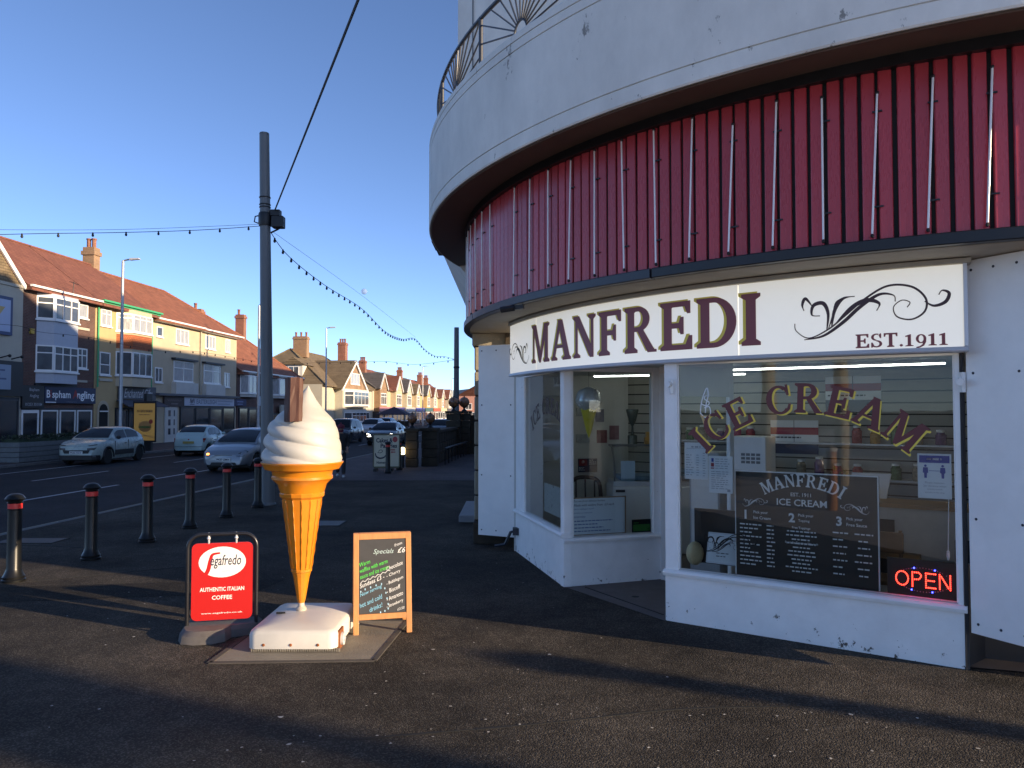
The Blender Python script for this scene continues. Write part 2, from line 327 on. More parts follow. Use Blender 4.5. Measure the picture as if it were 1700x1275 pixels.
GLY = {
 'I': (stem(.09), .38),
 'M': ([[(0,0),(.26,0),(.26,.06),(.17,.11),(.17,.9),(.26,1),(0,1),(0,.94),(.08,.9),(.08,.11),(0,.06)],
        [(.08,1),(.28,1),(.56,.28),(.46,0)], [(.46,0),(.56,0),(.94,1),(.74,1)],
        [(.72,0),(1.04,0),(1.04,.06),(.96,.11),(.96,.9),(1.04,.94),(1.04,1),(.76,1),(.78,.9),(.78,.11),(.72,.06)]], 1.04),
 'A': ([[(0,0),(.30,0),(.30,.06),(.20,.10),(.50,1),(.36,1),(.06,.10),(0,.06)], [(.32,1),(.54,1),(.86,.10),(.92,.06),(.92,0),(.54,0),(.54,.06),(.63,.10)], [(.22,.30),(.66,.30),(.66,.38),(.24,.38)]], .92),
 'N': ([[(0,0),(.28,0),(.28,.06),(.18,.12),(.18,.9),(.08,.9),(.08,.12),(0,.06)], [(0,1),(.24,1),(.78,.16),(.78,0),(.64,0),(.10,.86),(0,.94)],
        [(.58,1),(.86,1),(.86,.94),(.78,.88),(.78,.0),(.68,.0),(.68,.88),(.58,.94)]], .86),
 'F': (stem(.09)+[[(.29,1),(.74,1),(.74,.74),(.66,.74),(.60,.89),(.29,.89)], [(.29,.56),(.46,.56),(.50,.68),(.58,.68),(.58,.32),(.50,.32),(.46,.45),(.29,.45)]], .74),
 'E': (stem(.09)+[[(.29,1),(.74,1),(.74,.74),(.66,.74),(.60,.89),(.29,.89)], [(.29,.56),(.46,.56),(.50,.68),(.58,.68),(.58,.32),(.50,.32),(.46,.45),(.29,.45)],
        [(.29,0),(.78,0),(.78,.29),(.70,.29),(.62,.11),(.29,.11)]], .78),
 'R': (stem(.09)+arc(.40,.73,.32,.27,-90,90,.10,.19)+[[(.29,1),(.40,1),(.40,.90),(.29,.90)], [(.29,.56),(.40,.56),(.40,.46),(.29,.46)], [(.36,.50),(.54,.50),(.84,.06),(.90,.06),(.90,0),(.66,0)]], .90),
 'D': (stem(.09,sr=0)+arc(.38,.5,.48,.5,-90,90,.10,.20,20)+[[(.29,1),(.38,1),(.38,.9),(.29,.9)], [(.29,.1),(.38,.1),(.38,0),(.29,0)]], .86),
 'C': (arc(.44,.5,.44,.5,48,312,.09,.20,24)+[[(.70,.99),(.78,.99),(.78,.62),(.70,.62),(.66,.78),(.60,.86),(.70,.88)], [(.60,.14),(.66,.20),(.72,.33),(.80,.33),(.74,.13)]], .80),
 'S': (arc(.32,.74,.30,.26,60,270,.09,.15,16)+arc(.32,.26,.32,.26,-130,90,.09,.16,16)+[[(.52,1),(.59,1),(.59,.66),(.52,.66),(.44,.86)], [(.02,0),(.09,0),(.20,.14),(.10,.36),(.02,.36)]], .64),
 'T': (stem(.28,sl=.1,sr=.1)+[[(0,1),(.28,1),(.28,.89),(.12,.89),(.07,.74),(0,.74)], [(.48,1),(.76,1),(.76,.74),(.69,.74),(.64,.89),(.48,.89)]], .76),
 '.': ([[(.11+.09*cos(2*pi*i/10), .09+.09*sin(2*pi*i/10)) for i in range(10)]], .24),
 '1': ([[(0,0),(.44,0),(.44,.05),(.31,.10),(.31,.84),(.26,.84),(0,.74),(0,.66),(.13,.68),(.13,.10),(0,.05)]], .48),
 '9': (arc(.28,.50,.28,.32,0,360,.08,.15,22)+[[(.42,.34),(.56,.52),(.55,.28),(.44,.02),(.22,-.12),(.02,-.16),(.02,-.06),(.20,-.02),(.34,.10)]], .58),
 ' ': ([], .40)}
def serif(word, gap=.10):
    """polygons (already moved along the line) and total width for a word"""
    x = 0; out = []
    for ch in word:
        ps, w = GLY[ch]; out.append((x, ps, w)); x += w+gap
    return out, x-gap
def serif_letters(word, w, h, mp, name, parent, m_face, m_edge=None, edge=(-.05,.04), gap=.10, lift=.004, each=True, rotfun=None, thick=.35):
    """each letter one mesh: strokes a hair apart so that no faces coincide, with a coloured edge behind"""
    gl, tw = serif(word, gap); kx = w/tw; res = []
    mb = MB()
    for x, ps, gw in gl:
        if not ps: continue
        for pas in ((1, 0) if m_edge else (0,)):
            for i, p in enumerate(ps):
                ex, ey = (edge if pas else (0, 0))
                lf = lift*(1 if not pas else .45)+.00006*(i % 12)
                q = []
                for a, b in p:
                    X, Y = (x+a+ex*1.0)*kx, (b+ey)*h
                    if rotfun: X, Y = rotfun((x+gw/2)*kx, X-(x+gw/2)*kx, Y)
                    q.append(mp(X, Y, lf))
                mb.add(q, [tuple(range(len(q)))], pas)
        if each: res.append(wb(mb, name, [m_face, m_edge] if m_edge else m_face, parent, fix=False)); mb = MB()
    if not each: res.append(wb(mb, name, [m_face, m_edge] if m_edge else m_face, parent, fix=False))
    return res
def plane_map(A, B, z0=0, out=0.0):
    """u runs A to B along the wall, v is height; lift moves towards the side the camera is on"""
    A, B = Vector((*A, 0)), Vector((*B, 0)); d = (B-A).normalized(); n = Vector((d.y, -d.x, 0))
    return lambda u, v, l=0: tuple(A+d*u+n*(l+out)+Vector((0,0,v+z0)))

# ------------------------------------------------------------------ ground, road, pavements (street frame: s across to the right, t along)
AL = R(4.1); CA, SA = cos(AL), sin(AL)
def SW(s, t, z=0): return (s*CA+t*SA, -s*SA+t*CA, z)
def sbox(mb, s0, s1, t0, t1, z0, z1, mi=0):
    v = [SW(s0,t0,z0),SW(s1,t0,z0),SW(s1,t1,z0),SW(s0,t1,z0),SW(s0,t0,z1),SW(s1,t0,z1),SW(s1,t1,z1),SW(s0,t1,z1)]
    return mb.add(v, [(3,2,1,0),(4,5,6,7),(0,1,5,4),(1,2,6,5),(2,3,7,6),(3,0,4,7)], mi)
GROUNDM = mat('far_ground', (.06, .06, .05), .9, var=.3, vscale=.02)
struct(MB().poly([(-4000,-4000,-.115),(4000,-4000,-.115),(4000,4000,-.115),(-4000,4000,-.115)]), 'ground', GROUNDM)
m = MB(); m.poly([SW(-21.2,-60,-.1),SW(-9.45,-60,-.1),SW(-9.45,260,-.1),SW(-21.2,260,-.1)]); struct(m, 'road', ROADM)
m = MB(); sbox(m, -9.3, 40, -60, 260, -.12, 0); struct(m, 'pavement', ASPH)
m = MB(); sbox(m, -26.6, -21.3, -60, 260, -.12, 0); struct(m, 'far_pavement', PAVE)
m = MB(); m.poly([SW(-9.25,22.3,.004),SW(8,23.6,.004),SW(8,120,.004),SW(-9.25,120,.004)]); struct(m, 'paving', PAVE)
for nm, s0, s1 in (('kerb',-9.45,-9.3),('far_kerb',-21.3,-21.15)):
    root = thing(nm, None, None); root['kind'] = 'structure'
    me = None
    for k in range(44):
        t = -10+k*1.83
        if me is None:
            c = MB().box(0, s1-s0, 0, 1.8, -.12, .006).build('kerb_stone', KERB, root, bevel=.015); me = c.data
        else:
            c = bpy.data.objects.new('kerb_stone', me); COL.objects.link(c); c.parent = root
            b = c.modifiers.new('bevel','BEVEL'); b.width = .015; b.segments = 1
        c.location = SW(s0, t); c.rotation_euler.z = -AL
def line(name, m_, segs): 
    mb = MB()
    for s0, s1, t0, t1 in segs: mb.poly([SW(s0,t0,-.096),SW(s1,t0,-.096),SW(s1,t1,-.096),SW(s0,t1,-.096)])
    struct(mb, name, m_)
line('yellow_line_marking', YELLOW, [(-9.64,-9.55,2,120),(-9.93,-9.84,2,120)])
line('centre_line_marking', LINE, [(-13.1,-12.98,t,t+4) for t in [-.3+6*k for k in range(20)]])
line('lane_line_marking', LINE, [(-16.45,-16.35,t,t+4) for t in [5.5+8.6*k for k in range(12)]])
line('bay_line_marking', LINE, [(-19.3,-19.2,t,t+5) for t in [10+7.5*k for k in range(12)]])
# concrete slab let into the pavement under the cone, with a rim of a different stone
m = MB(); q = [(-2.46,6.36),(-1.13,6.42),(-1.02,7.62),(-2.38,7.72)]
m.poly([(x,y,.005) for x,y in q]); struct(m, 'concrete_slab', GREYCONC)
m = MB()
for a, b in zip(q, q[1:]+q[:1]): m.bar((*a,.004), (*b,.004), .045, .012)
struct(m, 'slab_edging', mat('edging', (.065,.057,.05), .9, var=.3))
for x, y, w_, d_, lb in ((-7.6,12.3,.9,.45,'c'),(-3.4,14.2,.6,.6,'c')):
    m = MB(); m.box(x-w_/2,x+w_/2,y-d_/2,y+d_/2,.001,.007); o = struct(m, 'inspection_cover', mat('cover_iron', (.05,.048,.045), .55, metal=.3, var=.3, vscale=9, bump=.5, bscale=70), bevel=.003)
    m = MB()
    for a, b in (((-1,-1),(1,-1)),((1,-1),(1,1)),((1,1),(-1,1)),((-1,1),(-1,-1))): m.bar((x+a[0]*(w_/2+.02),y+a[1]*(d_/2+.02),.003),(x+b[0]*(w_/2+.02),y+b[1]*(d_/2+.02),.003),.025,.009)
    m.build('cover_frame', BLACK, o, loc=(0,0,0))
m = MB(); m.poly([(-7.2,8.1,.003),(-2.9,8.8,.003),(-2.75,9.5,.003),(-7.3,8.9,.003)]); struct(m, 'asphalt_patch', mat_asphalt('patch_asphalt', (.024,.022,.020), (.034,.031,.027), .3, .9))
# cracks and patch seams in the asphalt, pale litter and gum
m = MB()
for pts in ([(-5.9,9.3),(-5.2,9.75),(-4.5,10.15),(-3.9,10.4)], [(-1.0,4.9),(.2,5.15),(1.2,5.4),(2.4,5.45)], [(-8.2,12.0),(-6.9,11.8),(-6.2,11.6)]):
    P = bez([(*p,0) for p in pts], 6)
    for a, b in zip(P, P[1:]):
        w = random.uniform(.012,.03); m.bar((a.x,a.y,.001),(b.x,b.y,.001),w,.006)
struct(m, 'pavement_crack', BLACK)
m = MB(); rnd = random.Random(3)
for k in range(330):
    y = 3.4+9*rnd.random()**1.6; x = rnd.uniform(-.62*y, .62*y)
    if x > 1.2 and y > 5.4: continue
    r = rnd.uniform(.004,.013)*(1 if rnd.random()<.9 else 1.7); a0 = rnd.random()*6; n = 6
    m.poly([(x+r*cos(a0+2*pi*i/n)*rnd.uniform(.5,1.2), y+r*sin(a0+2*pi*i/n)*rnd.uniform(.5,1.2), .004+.0001*(k%20)) for i in range(n)])
tag(m.build('litter', mat('pale_litter', (.42,.40,.36), .8, var=.4, vscale=3)), 'pale specks of gum and dead leaf scattered on the asphalt', 'litter', kind='stuff')
m = MB(); m.poly([(-60,2.7,.004),(-60,-70,.004),(40,-70,.004),(40,-4,.004),(8,2.4,.004)]); struct(m, 'bounce_paving', mat('bounce_flags', (.50,.47,.43), .85, var=.15, vscale=2))  # unseen pale paving, brought close behind the camera to bounce sunlight onto the walls
# far hills
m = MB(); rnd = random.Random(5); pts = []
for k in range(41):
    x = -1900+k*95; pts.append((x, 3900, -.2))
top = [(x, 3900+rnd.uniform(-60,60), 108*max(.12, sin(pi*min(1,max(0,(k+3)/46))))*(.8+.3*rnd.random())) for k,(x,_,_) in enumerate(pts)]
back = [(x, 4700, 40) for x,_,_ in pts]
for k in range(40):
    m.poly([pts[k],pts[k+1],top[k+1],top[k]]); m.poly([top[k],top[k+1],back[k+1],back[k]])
struct(m, 'hills', mat('hill_haze', (.17,.22,.28), 1.0, var=.1, vscale=.005))  # blue-grey base colour stands in for distance haze

# ------------------------------------------------------------------ the round corner building
CX, CY = 6.52, 12.07
def pt(r, a, z=0): return (CX+r*cos(R(a)), CY+r*sin(R(a)), z)
def arcsweep(mb, prof, a0, a1, n, mi=0):
    k = len(prof); vs = []; fs = []
    for i in range(n+1):
        a = a0+(a1-a0)*i/n; vs += [pt(r, a, z) for r, z in prof]
    for i in range(n):
        for j in range(k): fs.append((i*k+j, (i+1)*k+j, (i+1)*k+(j+1)%k, i*k+(j+1)%k))
    fs += [tuple(range(k)), tuple(n*k+j for j in range(k))[::-1]]
    return mb.add(vs, fs, mi)
shop = thing('round_shop_building', 'round fronted pale corner building with red ribbed band above an ice cream shop', 'building', (3, 9, 0))
A, B = (1.504, 7.65), (3.61, 6.20); A2, B2 = (.603, 9.08), (1.819, 9.49); A3, B3 = (.053, 11.4), (.603, 9.08)
W1 = plane_map(A, B); W2 = plane_map(A2, B2); W3 = plane_map(A3, B3)
def pbox(mb, mp, u0, u1, v0, v1, d0, d1, mi=0):
    c = [mp(u,v,d) for v in (v0,v1) for u,d in ((u0,d1),(u1,d1),(u1,d0),(u0,d0))]
    return mb.add(c, [(3,2,1,0),(4,5,6,7),(0,1,5,4),(1,2,6,5),(2,3,7,6),(3,0,4,7)], mi)
# balcony slab with incised lines
G = .016
prof = [(6.3,4.80),(7.2,4.79),(7.77,4.70),(7.78,4.715),(7.78,4.846),(7.78-G,4.848),(7.78-G,4.858),(7.78,4.860),(7.78,5.722),(7.78-G,5.724),(7.78-G,5.734),(7.78,5.736),
        (7.78,5.822),(7.78-G,5.824),(7.78-G,5.834),(7.78,5.836),(7.78,5.90),(7.765,5.92),(6.3,5.92)]
m = MB(); arcsweep(m, prof, 165, 300, 120); wb(m, 'balcony_slab', CONC, shop, smooth=25)
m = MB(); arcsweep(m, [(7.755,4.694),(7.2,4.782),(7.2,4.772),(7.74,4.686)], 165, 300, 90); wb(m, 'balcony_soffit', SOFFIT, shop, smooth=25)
# cladding: black backing, rails, red panels, neon tubes
m = MB(); arcsweep(m, [(6.7,3.285),(7.165,3.285),(7.165,4.77),(6.7,4.77)], 166, 300, 100); wb(m, 'cladding_backing', BLACK, shop, smooth=25)
m = MB(); arcsweep(m, [(7.15,4.675),(7.25,4.675),(7.25,4.768),(7.15,4.768)], 166, 300, 100); wb(m, 'top_rail', BLACKM, shop, smooth=25)
for a0, a1 in ((166,193.8),(194,223.6),(223.8,262),(262.2,300)):
    m = MB(); arcsweep(m, [(7.14,3.268),(7.255,3.268),(7.262,3.275),(7.262,3.352),(7.255,3.36),(7.14,3.36)], a0, a1, 24); wb(m, 'bottom_rail', RAILM if a1 < 230 else BLACKM, shop, smooth=25)
pm = MB(); w = .0495
pm.add([(0,-w,0),(.014,-w+.003,0),(.019,-w+.009,0),(.019,w-.009,0),(.014,w-.003,0),(0,w,0)]+[(0,-w,1.33),(.014,-w+.003,1.33),(.019,-w+.009,1.33),(.019,w-.009,1.33),(.014,w-.003,1.33),(0,w,1.33)],
       [(i,i+1,i+7,i+6) for i in range(5)]+[(5,4,3,2,1,0),(6,7,8,9,10,11)])
panel0 = pm.build('cladding_panel', RED, shop); rnd = random.Random(11)
k = 0
for i in range(108):
    a = 167.4+i*1.0+.1+rnd.uniform(-.035,.035); o = panel0 if i == 0 else panel0.copy()
    if i: COL.objects.link(o); o.parent = shop
    p = pt(7.172, a, 3.356); o.location = (p[0]-3, p[1]-9, p[2]); o.rotation_euler = (0, rnd.uniform(-.002,.002), R(a+9)+rnd.uniform(-.035,.035))
for i in range(32):
    a = 170.0+i*3.0-.1
    if i in (11,): continue
    da = rnd.uniform(-.25,.25) if a < 236 else {237.9:-.2, 240.9:.25, 243.9:-.55}.get(round(a,1), .2)
    z1 = rnd.uniform(4.46,4.60) if a > 228 else 4.64
    t_ = MB(); t_.tube([pt(7.224,a-da,3.41), pt(7.224,a+da,z1)], .0085, 8)
    tb = wb(t_, 'neon_tube', TUBE, shop, smooth=50)
    for z, d in ((3.395,-da),(z1+.012,da)): MB().ball(pt(7.22,a+d,z), .016, 6, 4).build('tube_cap', BLACKM, tb, loc=(3,9,0))
    for z in (3.62, 4.36): MB().bar(pt(7.205,a-.1,z), pt(7.205,a+.45,z), .012, .012).build('tube_bracket', BLACKM, tb, loc=(3,9,0))
# under the band
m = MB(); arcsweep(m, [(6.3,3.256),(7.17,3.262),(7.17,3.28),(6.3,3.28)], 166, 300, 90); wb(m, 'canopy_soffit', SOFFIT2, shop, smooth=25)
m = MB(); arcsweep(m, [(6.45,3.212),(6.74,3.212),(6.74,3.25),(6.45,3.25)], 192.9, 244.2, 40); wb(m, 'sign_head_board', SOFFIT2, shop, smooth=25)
m = MB(); arcsweep(m, [(6.2,2.56),(6.52,2.56),(6.52,3.25),(6.2,3.25)], 192.9, 244.4, 40); wb(m, 'lintel', WHITE, shop, smooth=25)
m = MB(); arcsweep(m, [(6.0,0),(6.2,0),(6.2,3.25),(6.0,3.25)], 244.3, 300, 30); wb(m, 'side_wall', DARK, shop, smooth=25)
cam_b = MB(); p = pt(7.28,207.5,3.24); cam_b.bar(pt(7.2,207.5,3.235), pt(7.34,206.6,3.22), .06, .05); cam_b.tube([pt(7.3,207.2,3.22),pt(7.42,206.4,3.20)], .035, 8); wb(cam_b, 'security_camera', BLACKM, shop)
# balcony railing with sunburst panels
PITCH = 13.6; a_first = 206-PITCH*2
def arcpath(r, a0, a1, z, n=10): return [pt(r, a0+(a1-a0)*i/n, z) for i in range(n+1)]
rail = MB(); rail.tube(arcpath(7.65, 165, 300, 6.55, 90), .024, 8); wb(rail, 'handrail', RAILM, shop, smooth=50)
rail = MB(); rail.tube(arcpath(7.65, 165, 300, 5.975, 90), .02, 8); wb(rail, 'bottom_railing', RAILM, shop, smooth=50)
for i in range(9):
    a = a_first+i*PITCH; q = MB(); q.tube([pt(7.65,a,5.92), pt(7.65,a,6.56)], .025, 8); wb(q, 'railing_post', RAILM, shop, smooth=50)
    q = MB(); ac = a+PITCH/2; half = PITCH/2; Wm = 7.65*R(half)
    def rp(du, z): return pt(7.65, ac+math.degrees(du/7.65), z)
    q.tube([rp(.12*cos(R(g)), 5.985+.14*sin(R(g))) for g in range(0,181,15)], .013, 6)
    for g in range(8, 173, 12):
        cg, sg = cos(R(g)), sin(R(g)); L = min(.56/max(sg,1e-3), (Wm-.02)/max(abs(cg),1e-3))
        q.tube([rp(.12*cg, 5.985+.14*sg), rp(L*cg, 5.985+L*sg)], .010, 5)
    wb(q, 'sunburst_grille', RAILM, shop, smooth=50)
q = MB(); p = pt(7.45,202.5,5.93); q.bar(p,(p[0],p[1],6.08),.07,.07); q.bar((p[0],p[1],6.08),(p[0],p[1],6.12),.15,.15); wb(q, 'roof_vent', GREYCONC, shop)
# upper storeys and the wing along the street
m = MB(); m.prism([(-.93,13.1,5.93),(3.6,9.6,5.93),(8.5,9.4,5.93),(12.5,13.5,5.93),(12.5,26,5.93),(-.93,26,5.93)], (0,0,6.3)); wb(m, 'upper_wall', CONC, shop)
m = MB(); m.box(-.67,-.655,12.86,12.875,6,12.2); wb(m, 'downpipe', RAILM, shop)
m = MB(); m.box(-.52,12.5,12.75,26,0,5.9); wb(m, 'street_wall', CONC, shop)
m = MB(); m.box(-1.44,-.5,14.0,25.5,5.32,6.02); m.prism([(-1.44,14,5.32),(-.5,14,4.1),(-.5,14,5.32)], (0,11,0)); wb(m, 'wing_canopy', CONC, shop)
m = MB(); m.box(-1.5,-1.43,14.3,15.1,5.2,5.6); m.box(-1.42,-1.1,14.2,14.9,5.06,5.3); wb(m, 'canopy_lamp', RAILM, shop)
# sandstone pilaster: blocks, dark base, cap
for i in range(7):
    m = MB(); z0 = .36+i*.385; m.box(-.585,-.1,12.03,12.62,z0+.012,z0+.373); wb(m, 'stone_block', STONE, shop, bevel=.02)
m = MB(); m.box(-.57,-.1,12.05,12.62,.34,3.06); wb(m, 'pilaster_core', DARKSTONE, shop)
m = MB(); m.box(-.62,-.1,12.0,12.62,3.065,3.26); wb(m, 'pilaster_cap', STONE, shop, bevel=.015)
m = MB(); m.box(-.60,-.08,11.98,12.66,0,.335); wb(m, 'pilaster_base', DARKSTONE, shop, bevel=.02)
m = MB(); m.box(-.1,.2,11.9,12.5,0,3.25); wb(m, 'corner_wall', DARKSTONE, shop)
m = MB(); m.box(-.98,-.55,14.3,16.6,0,.13); wb(m, 'door_step', mat('pale_step', (.22,.22,.23), .8, var=.1), shop, bevel=.015)
# white boards standing out from the wall either side of the shop windows
def side_board(P, Q, z0, z1):
    mp = plane_map(P, Q); L = hypot(Q[0]-P[0], Q[1]-P[1]); m = MB(); pbox(m, mp, 0, L, z0, z1, -.035, 0); o = wb(m, 'side_board', WHITE, shop, bevel=.004)
    b = MB()
    for u in (.06, L/2, L-.06):
        for v in (z0+.08, z0+.9, z1-.9, z1-.08):
            if u != L/2 or v in (z0+.08, z1-.08): b.ball(mp(u,v,.002), .011, 6, 4)
    b.build('bolt_heads', RAILM, o, loc=(3,9,0)); return o
side_board((-.51,11.72), (.035,11.44), .19, 3.04)
side_board((3.625,6.17), (3.83,5.74), .30, 3.25)
m = MB(); m.tube([(.05,11.35,.30),(-.02,11.38,.28),(-.1,11.42,.10),(-.25,11.5,.06)], .022, 6); m.box(.01,.1,11.2,11.34,.26,.36); wb(m, 'waste_pipe', RAILM, shop)

# shop windows: riser, sill, posts, panes
def shop_window(mp, L, uL, uR, zs, zt, riser_mat, name='window'):
    m = MB(); pbox(m, mp, 0, L, 0, zs-.055, -.10, 0); wb(m, 'stall_riser', riser_mat, shop, bevel=.004)
    m = MB(); c = [(0,zs-.055),(0.035,zs-.05),(.045,zs-.02),(.02,zs),(-.08,zs+.015),(-.1,zs-.055)]
    m.prism([mp(-.012,v,d) for d,v in c], tuple(Vector(mp(L+.008,0,0))-Vector(mp(-.012,0,0)))); wb(m, 'sill', WORN, shop, bevel=.003)
    m = MB(); pbox(m, mp, 0, uL, zs+.003, zt+.06, -.10, -.004); wb(m, 'window_post', WORN, shop, bevel=.006)
    m = MB(); pbox(m, mp, uR, L, zs+.003, zt+.06, -.10, -.004); wb(m, 'window_post', WORN, shop, bevel=.006)
    m = MB(); pbox(m, mp, uL+.001, uR-.001, zt, zt+.06, -.09, -.012); wb(m, 'window_head', WHITE, shop)
    m = MB()
    for a, b_, c_, d_ in ((uL,uL+.012,zs,zt),(uR-.012,uR,zs,zt),(uL+.012,uR-.012,zs+.004,zs+.02),(uL+.012,uR-.012,zt-.014,zt)): pbox(m, mp, a+.001, b_-.001, c_+.014, d_, -.05, -.02)
    wb(m, 'glazing_bead', WORN, shop)
    m = MB(); m.poly([mp(uL,zs,-.034),mp(uR,zs,-.034),mp(uR,zt,-.034),mp(uL,zt,-.034)]); return wb(m, 'window_pane', GLASS, shop, fix=False)
pane1 = shop_window(W1, 2.557, .135, 2.50, .50, 2.50, WORN)
pane2 = shop_window(W2, 1.283, .125, 1.185, .56, 2.52, WORN)
pane3 = shop_window(W3, 2.384, .48, 2.30, .62, 2.52, WORN)
m = MB(); m.bar((3.612,6.21,0), (3.612,6.21,3.2), .03, .03); m.bar((3.63,6.25,0.4),(3.95,6.5,.4),.02,.8); wb(m, 'window_return', DARK, shop)
m = MB(); m.poly([(1.49,7.62,.006),(.62,9.06,.006),(1.83,9.5,.006),(2.4,8.3,.006)]); o = wb(m, 'threshold', mat('threshold_stone', (.115,.10,.095), .85, var=.2, vscale=6, bump=.2), shop)
m = MB(); m.bar((1.52,7.83,.008),(.85,9.05,.008),.012,.006); m.ball((1.36,8.6,.002),.06,10,4,(1,1,.1)); m.build('threshold_seam', BLACK, o, loc=(3,9,0))
# glazed door standing in the recess
WD = plane_map((1.56,7.70), (2.36,8.30))
door = MB()
for a, b_, c_, d_ in ((0,.07,.02,2.5),(.93,1.0,.02,2.5),(.07,.93,.02,.25),(.07,.93,2.2,2.5)): pbox(door, WD, a+.001, b_-.001, c_, d_, -.025, .025)
door = wb(door, 'door', WHITECLEAN, shop, bevel=.004)
m = MB(); m.poly([WD(.07,.25),WD(.93,.25),WD(.93,2.2),WD(.07,2.2)]); m.build('door_pane', GLASS, door, loc=(3,9,0), fix=False)
m = MB(); m.bar((1.83,9.48,.03),(2.33,8.36,.03),.05,.04); m.bar((1.84,9.47,0),(1.84,9.47,2.55),.06,.06); m.bar((2.35,8.34,0),(2.35,8.34,2.55),.06,.06); m.bar((1.84,9.47,2.55),(2.35,8.34,2.55),.08,.08); wb(m, 'door_frame', WHITECLEAN, shop)
for u in (.075, ):
    m = MB(); p = W1(u,2.30,.0); m.bar(W1(u,2.22,.0),W1(u,2.36,.0),.07,.03); m.tube([W1(u,2.31,.01),W1(u,2.31,.09)],.028,8); wb(m, 'entrance_camera', WHITECLEAN, shop, smooth=40)
m = MB(); m.bar(W1(2.55,2.2,.0),W1(2.55,2.36,.0),.08,.03); m.tube([W1(2.55,2.29,.01),W1(2.55,2.28,.1)],.03,8); wb(m, 'window_camera', WHITECLEAN, shop, smooth=40)

# inside: floor, ceiling, plain wall, slatted walls, strip lights
SLATM = mat('slat_board', (.36,.35,.31), .5, var=.05)
ROOMW = mat('room_wall', (.58,.58,.55), .7, var=.05)
m = MB(); m.poly([(.6,9.15,.012),(.1,11.4,.012),(.2,11.9,.012),(1.8,12.6,.012),(6.9,9.2,.012),(4.4,6.0,.012),(3.6,6.25,.012),(2.4,8.32,.012),(1.84,9.5,.012)]); wb(m, 'shop_floor', mat('vinyl_floor', (.12,.10,.09), .4, var=.2), shop)
m = MB(); m.box(.0,7.4,5.95,13,2.62,2.66)
m = MB(); m.prism([(.45,9.2,2.60),(.0,11.5,2.60),(.0,12.2,2.60),(1.8,12.8,2.60),(7.1,9.2,2.60),(4.6,5.8,2.60),(3.68,6.36,2.60),(1.58,7.80,2.60)], (0,0,.05)); wb(m, 'shop_ceiling', ROOMW, shop)
m = MB(); m.bar((.12,11.75,1.3),(1.84,12.34,1.3),.05,2.6); m.bar((.12,11.75,1.3),(.05,11.42,1.3),.04,2.6); wb(m, 'plain_wall', ROOMW, shop)
m = MB(); m.bar((6.75,9.15,1.3),(4.35,5.85,1.3),.06,2.6); wb(m, 'end_wall', ROOMW, shop)
WB_ = plane_map((1.80,12.36), (6.75,8.95)); LB = hypot(4.95,3.41)
m = MB(); pbox(m, WB_, 0, LB, 0, 2.6, -.08, -.02); wb(m, 'slat_backing', BLACK, shop)
sl = None
for i in range(17):
    z = .04+i*.152; m = MB(); pbox(m, WB_, 0.01, LB-.01, z, z+.134, -.018, 0)
    o = wb(m, 'wall_slat', SLATM, shop)
LAMP = mat('tube_light', (.9,.9,.9), .5, emis=(.95,1,.92), estr=3.2)
for P, Q in (((2.2,9.9),(4.6,8.2)), ((1.2,11.3),(3.2,10.6))):
    m = MB(); m.bar((*P,2.58),(*Q,2.58),.08,.03); o = wb(m, 'strip_light', WHITECLEAN, shop)
    m = MB(); m.tube([(*P,2.555),(*Q,2.555)], .009, 8); m.build('lit_tube', LAMP, o, loc=(3,9,0))
# lettering painted on the glass
def arc_word(word, ctr, rad, a_mid, span, h, mp, build, edge):
    """one mesh per letter along an arc on the glass"""
    gl, tw = serif(word, .14); wd = span*rad; kx = wd/tw
    for x, ps, gw in gl:
        if not ps: continue
        mb = MB(); xc = (x+gw/2)*kx; th = a_mid+span/2-xc/rad
        for pas in ((1,0) if edge else (0,)):
            for i, p in enumerate(ps):
                ex, ey = edge if pas else (0,0); q = []
                for a, b in p:
                    lx, ly = (a-gw/2+ex)*kx, (b-.5+ey)*h
                    q.append(mp(ctr[0]+(rad+ly)*cos(th)+lx*sin(th), ctr[1]+(rad+ly)*sin(th)-lx*cos(th), -(.0016 if pas else .0)+.00006*(i%12)))
                mb.add(q, [tuple(range(len(q)))], pas)
        build(mb)
def on(mp, d): return lambda u, v, l=0: mp(u, v, l+d)
arc_word('ICE CREAM', (1.31,.83), 1.335, pi/2+.03, 1.60, .265, on(W1,-.030), lambda b_: b_.build('window_letter', [WINRED, GOLD], pane1, loc=(3,9,0), fix=False), (.06,-.045))
arc_word('ICE CREAM', (1.62,.70), 1.42, pi/2+.05, 1.12, .21, on(W3,-.030), lambda b_: b_.build('window_letter', mat('dull_lettering', (.05,.03,.035), .4), pane3, loc=(3,9,0), fix=False), None)
fl = Flat(on(W1,-.031))
sw = lambda f, x, y, k, mi=0, sx=1: [f.strip([(x+sx*k*a, y+k*b) for a,b in bez2(P,8)], [k*max(.012, wd*sin(pi*min(1,.06+i/(len(P)*8-8)))) for i in range(len(bez2(P,8)))], mi, j*.00012) for j,(P,wd) in enumerate(SCROLL)]
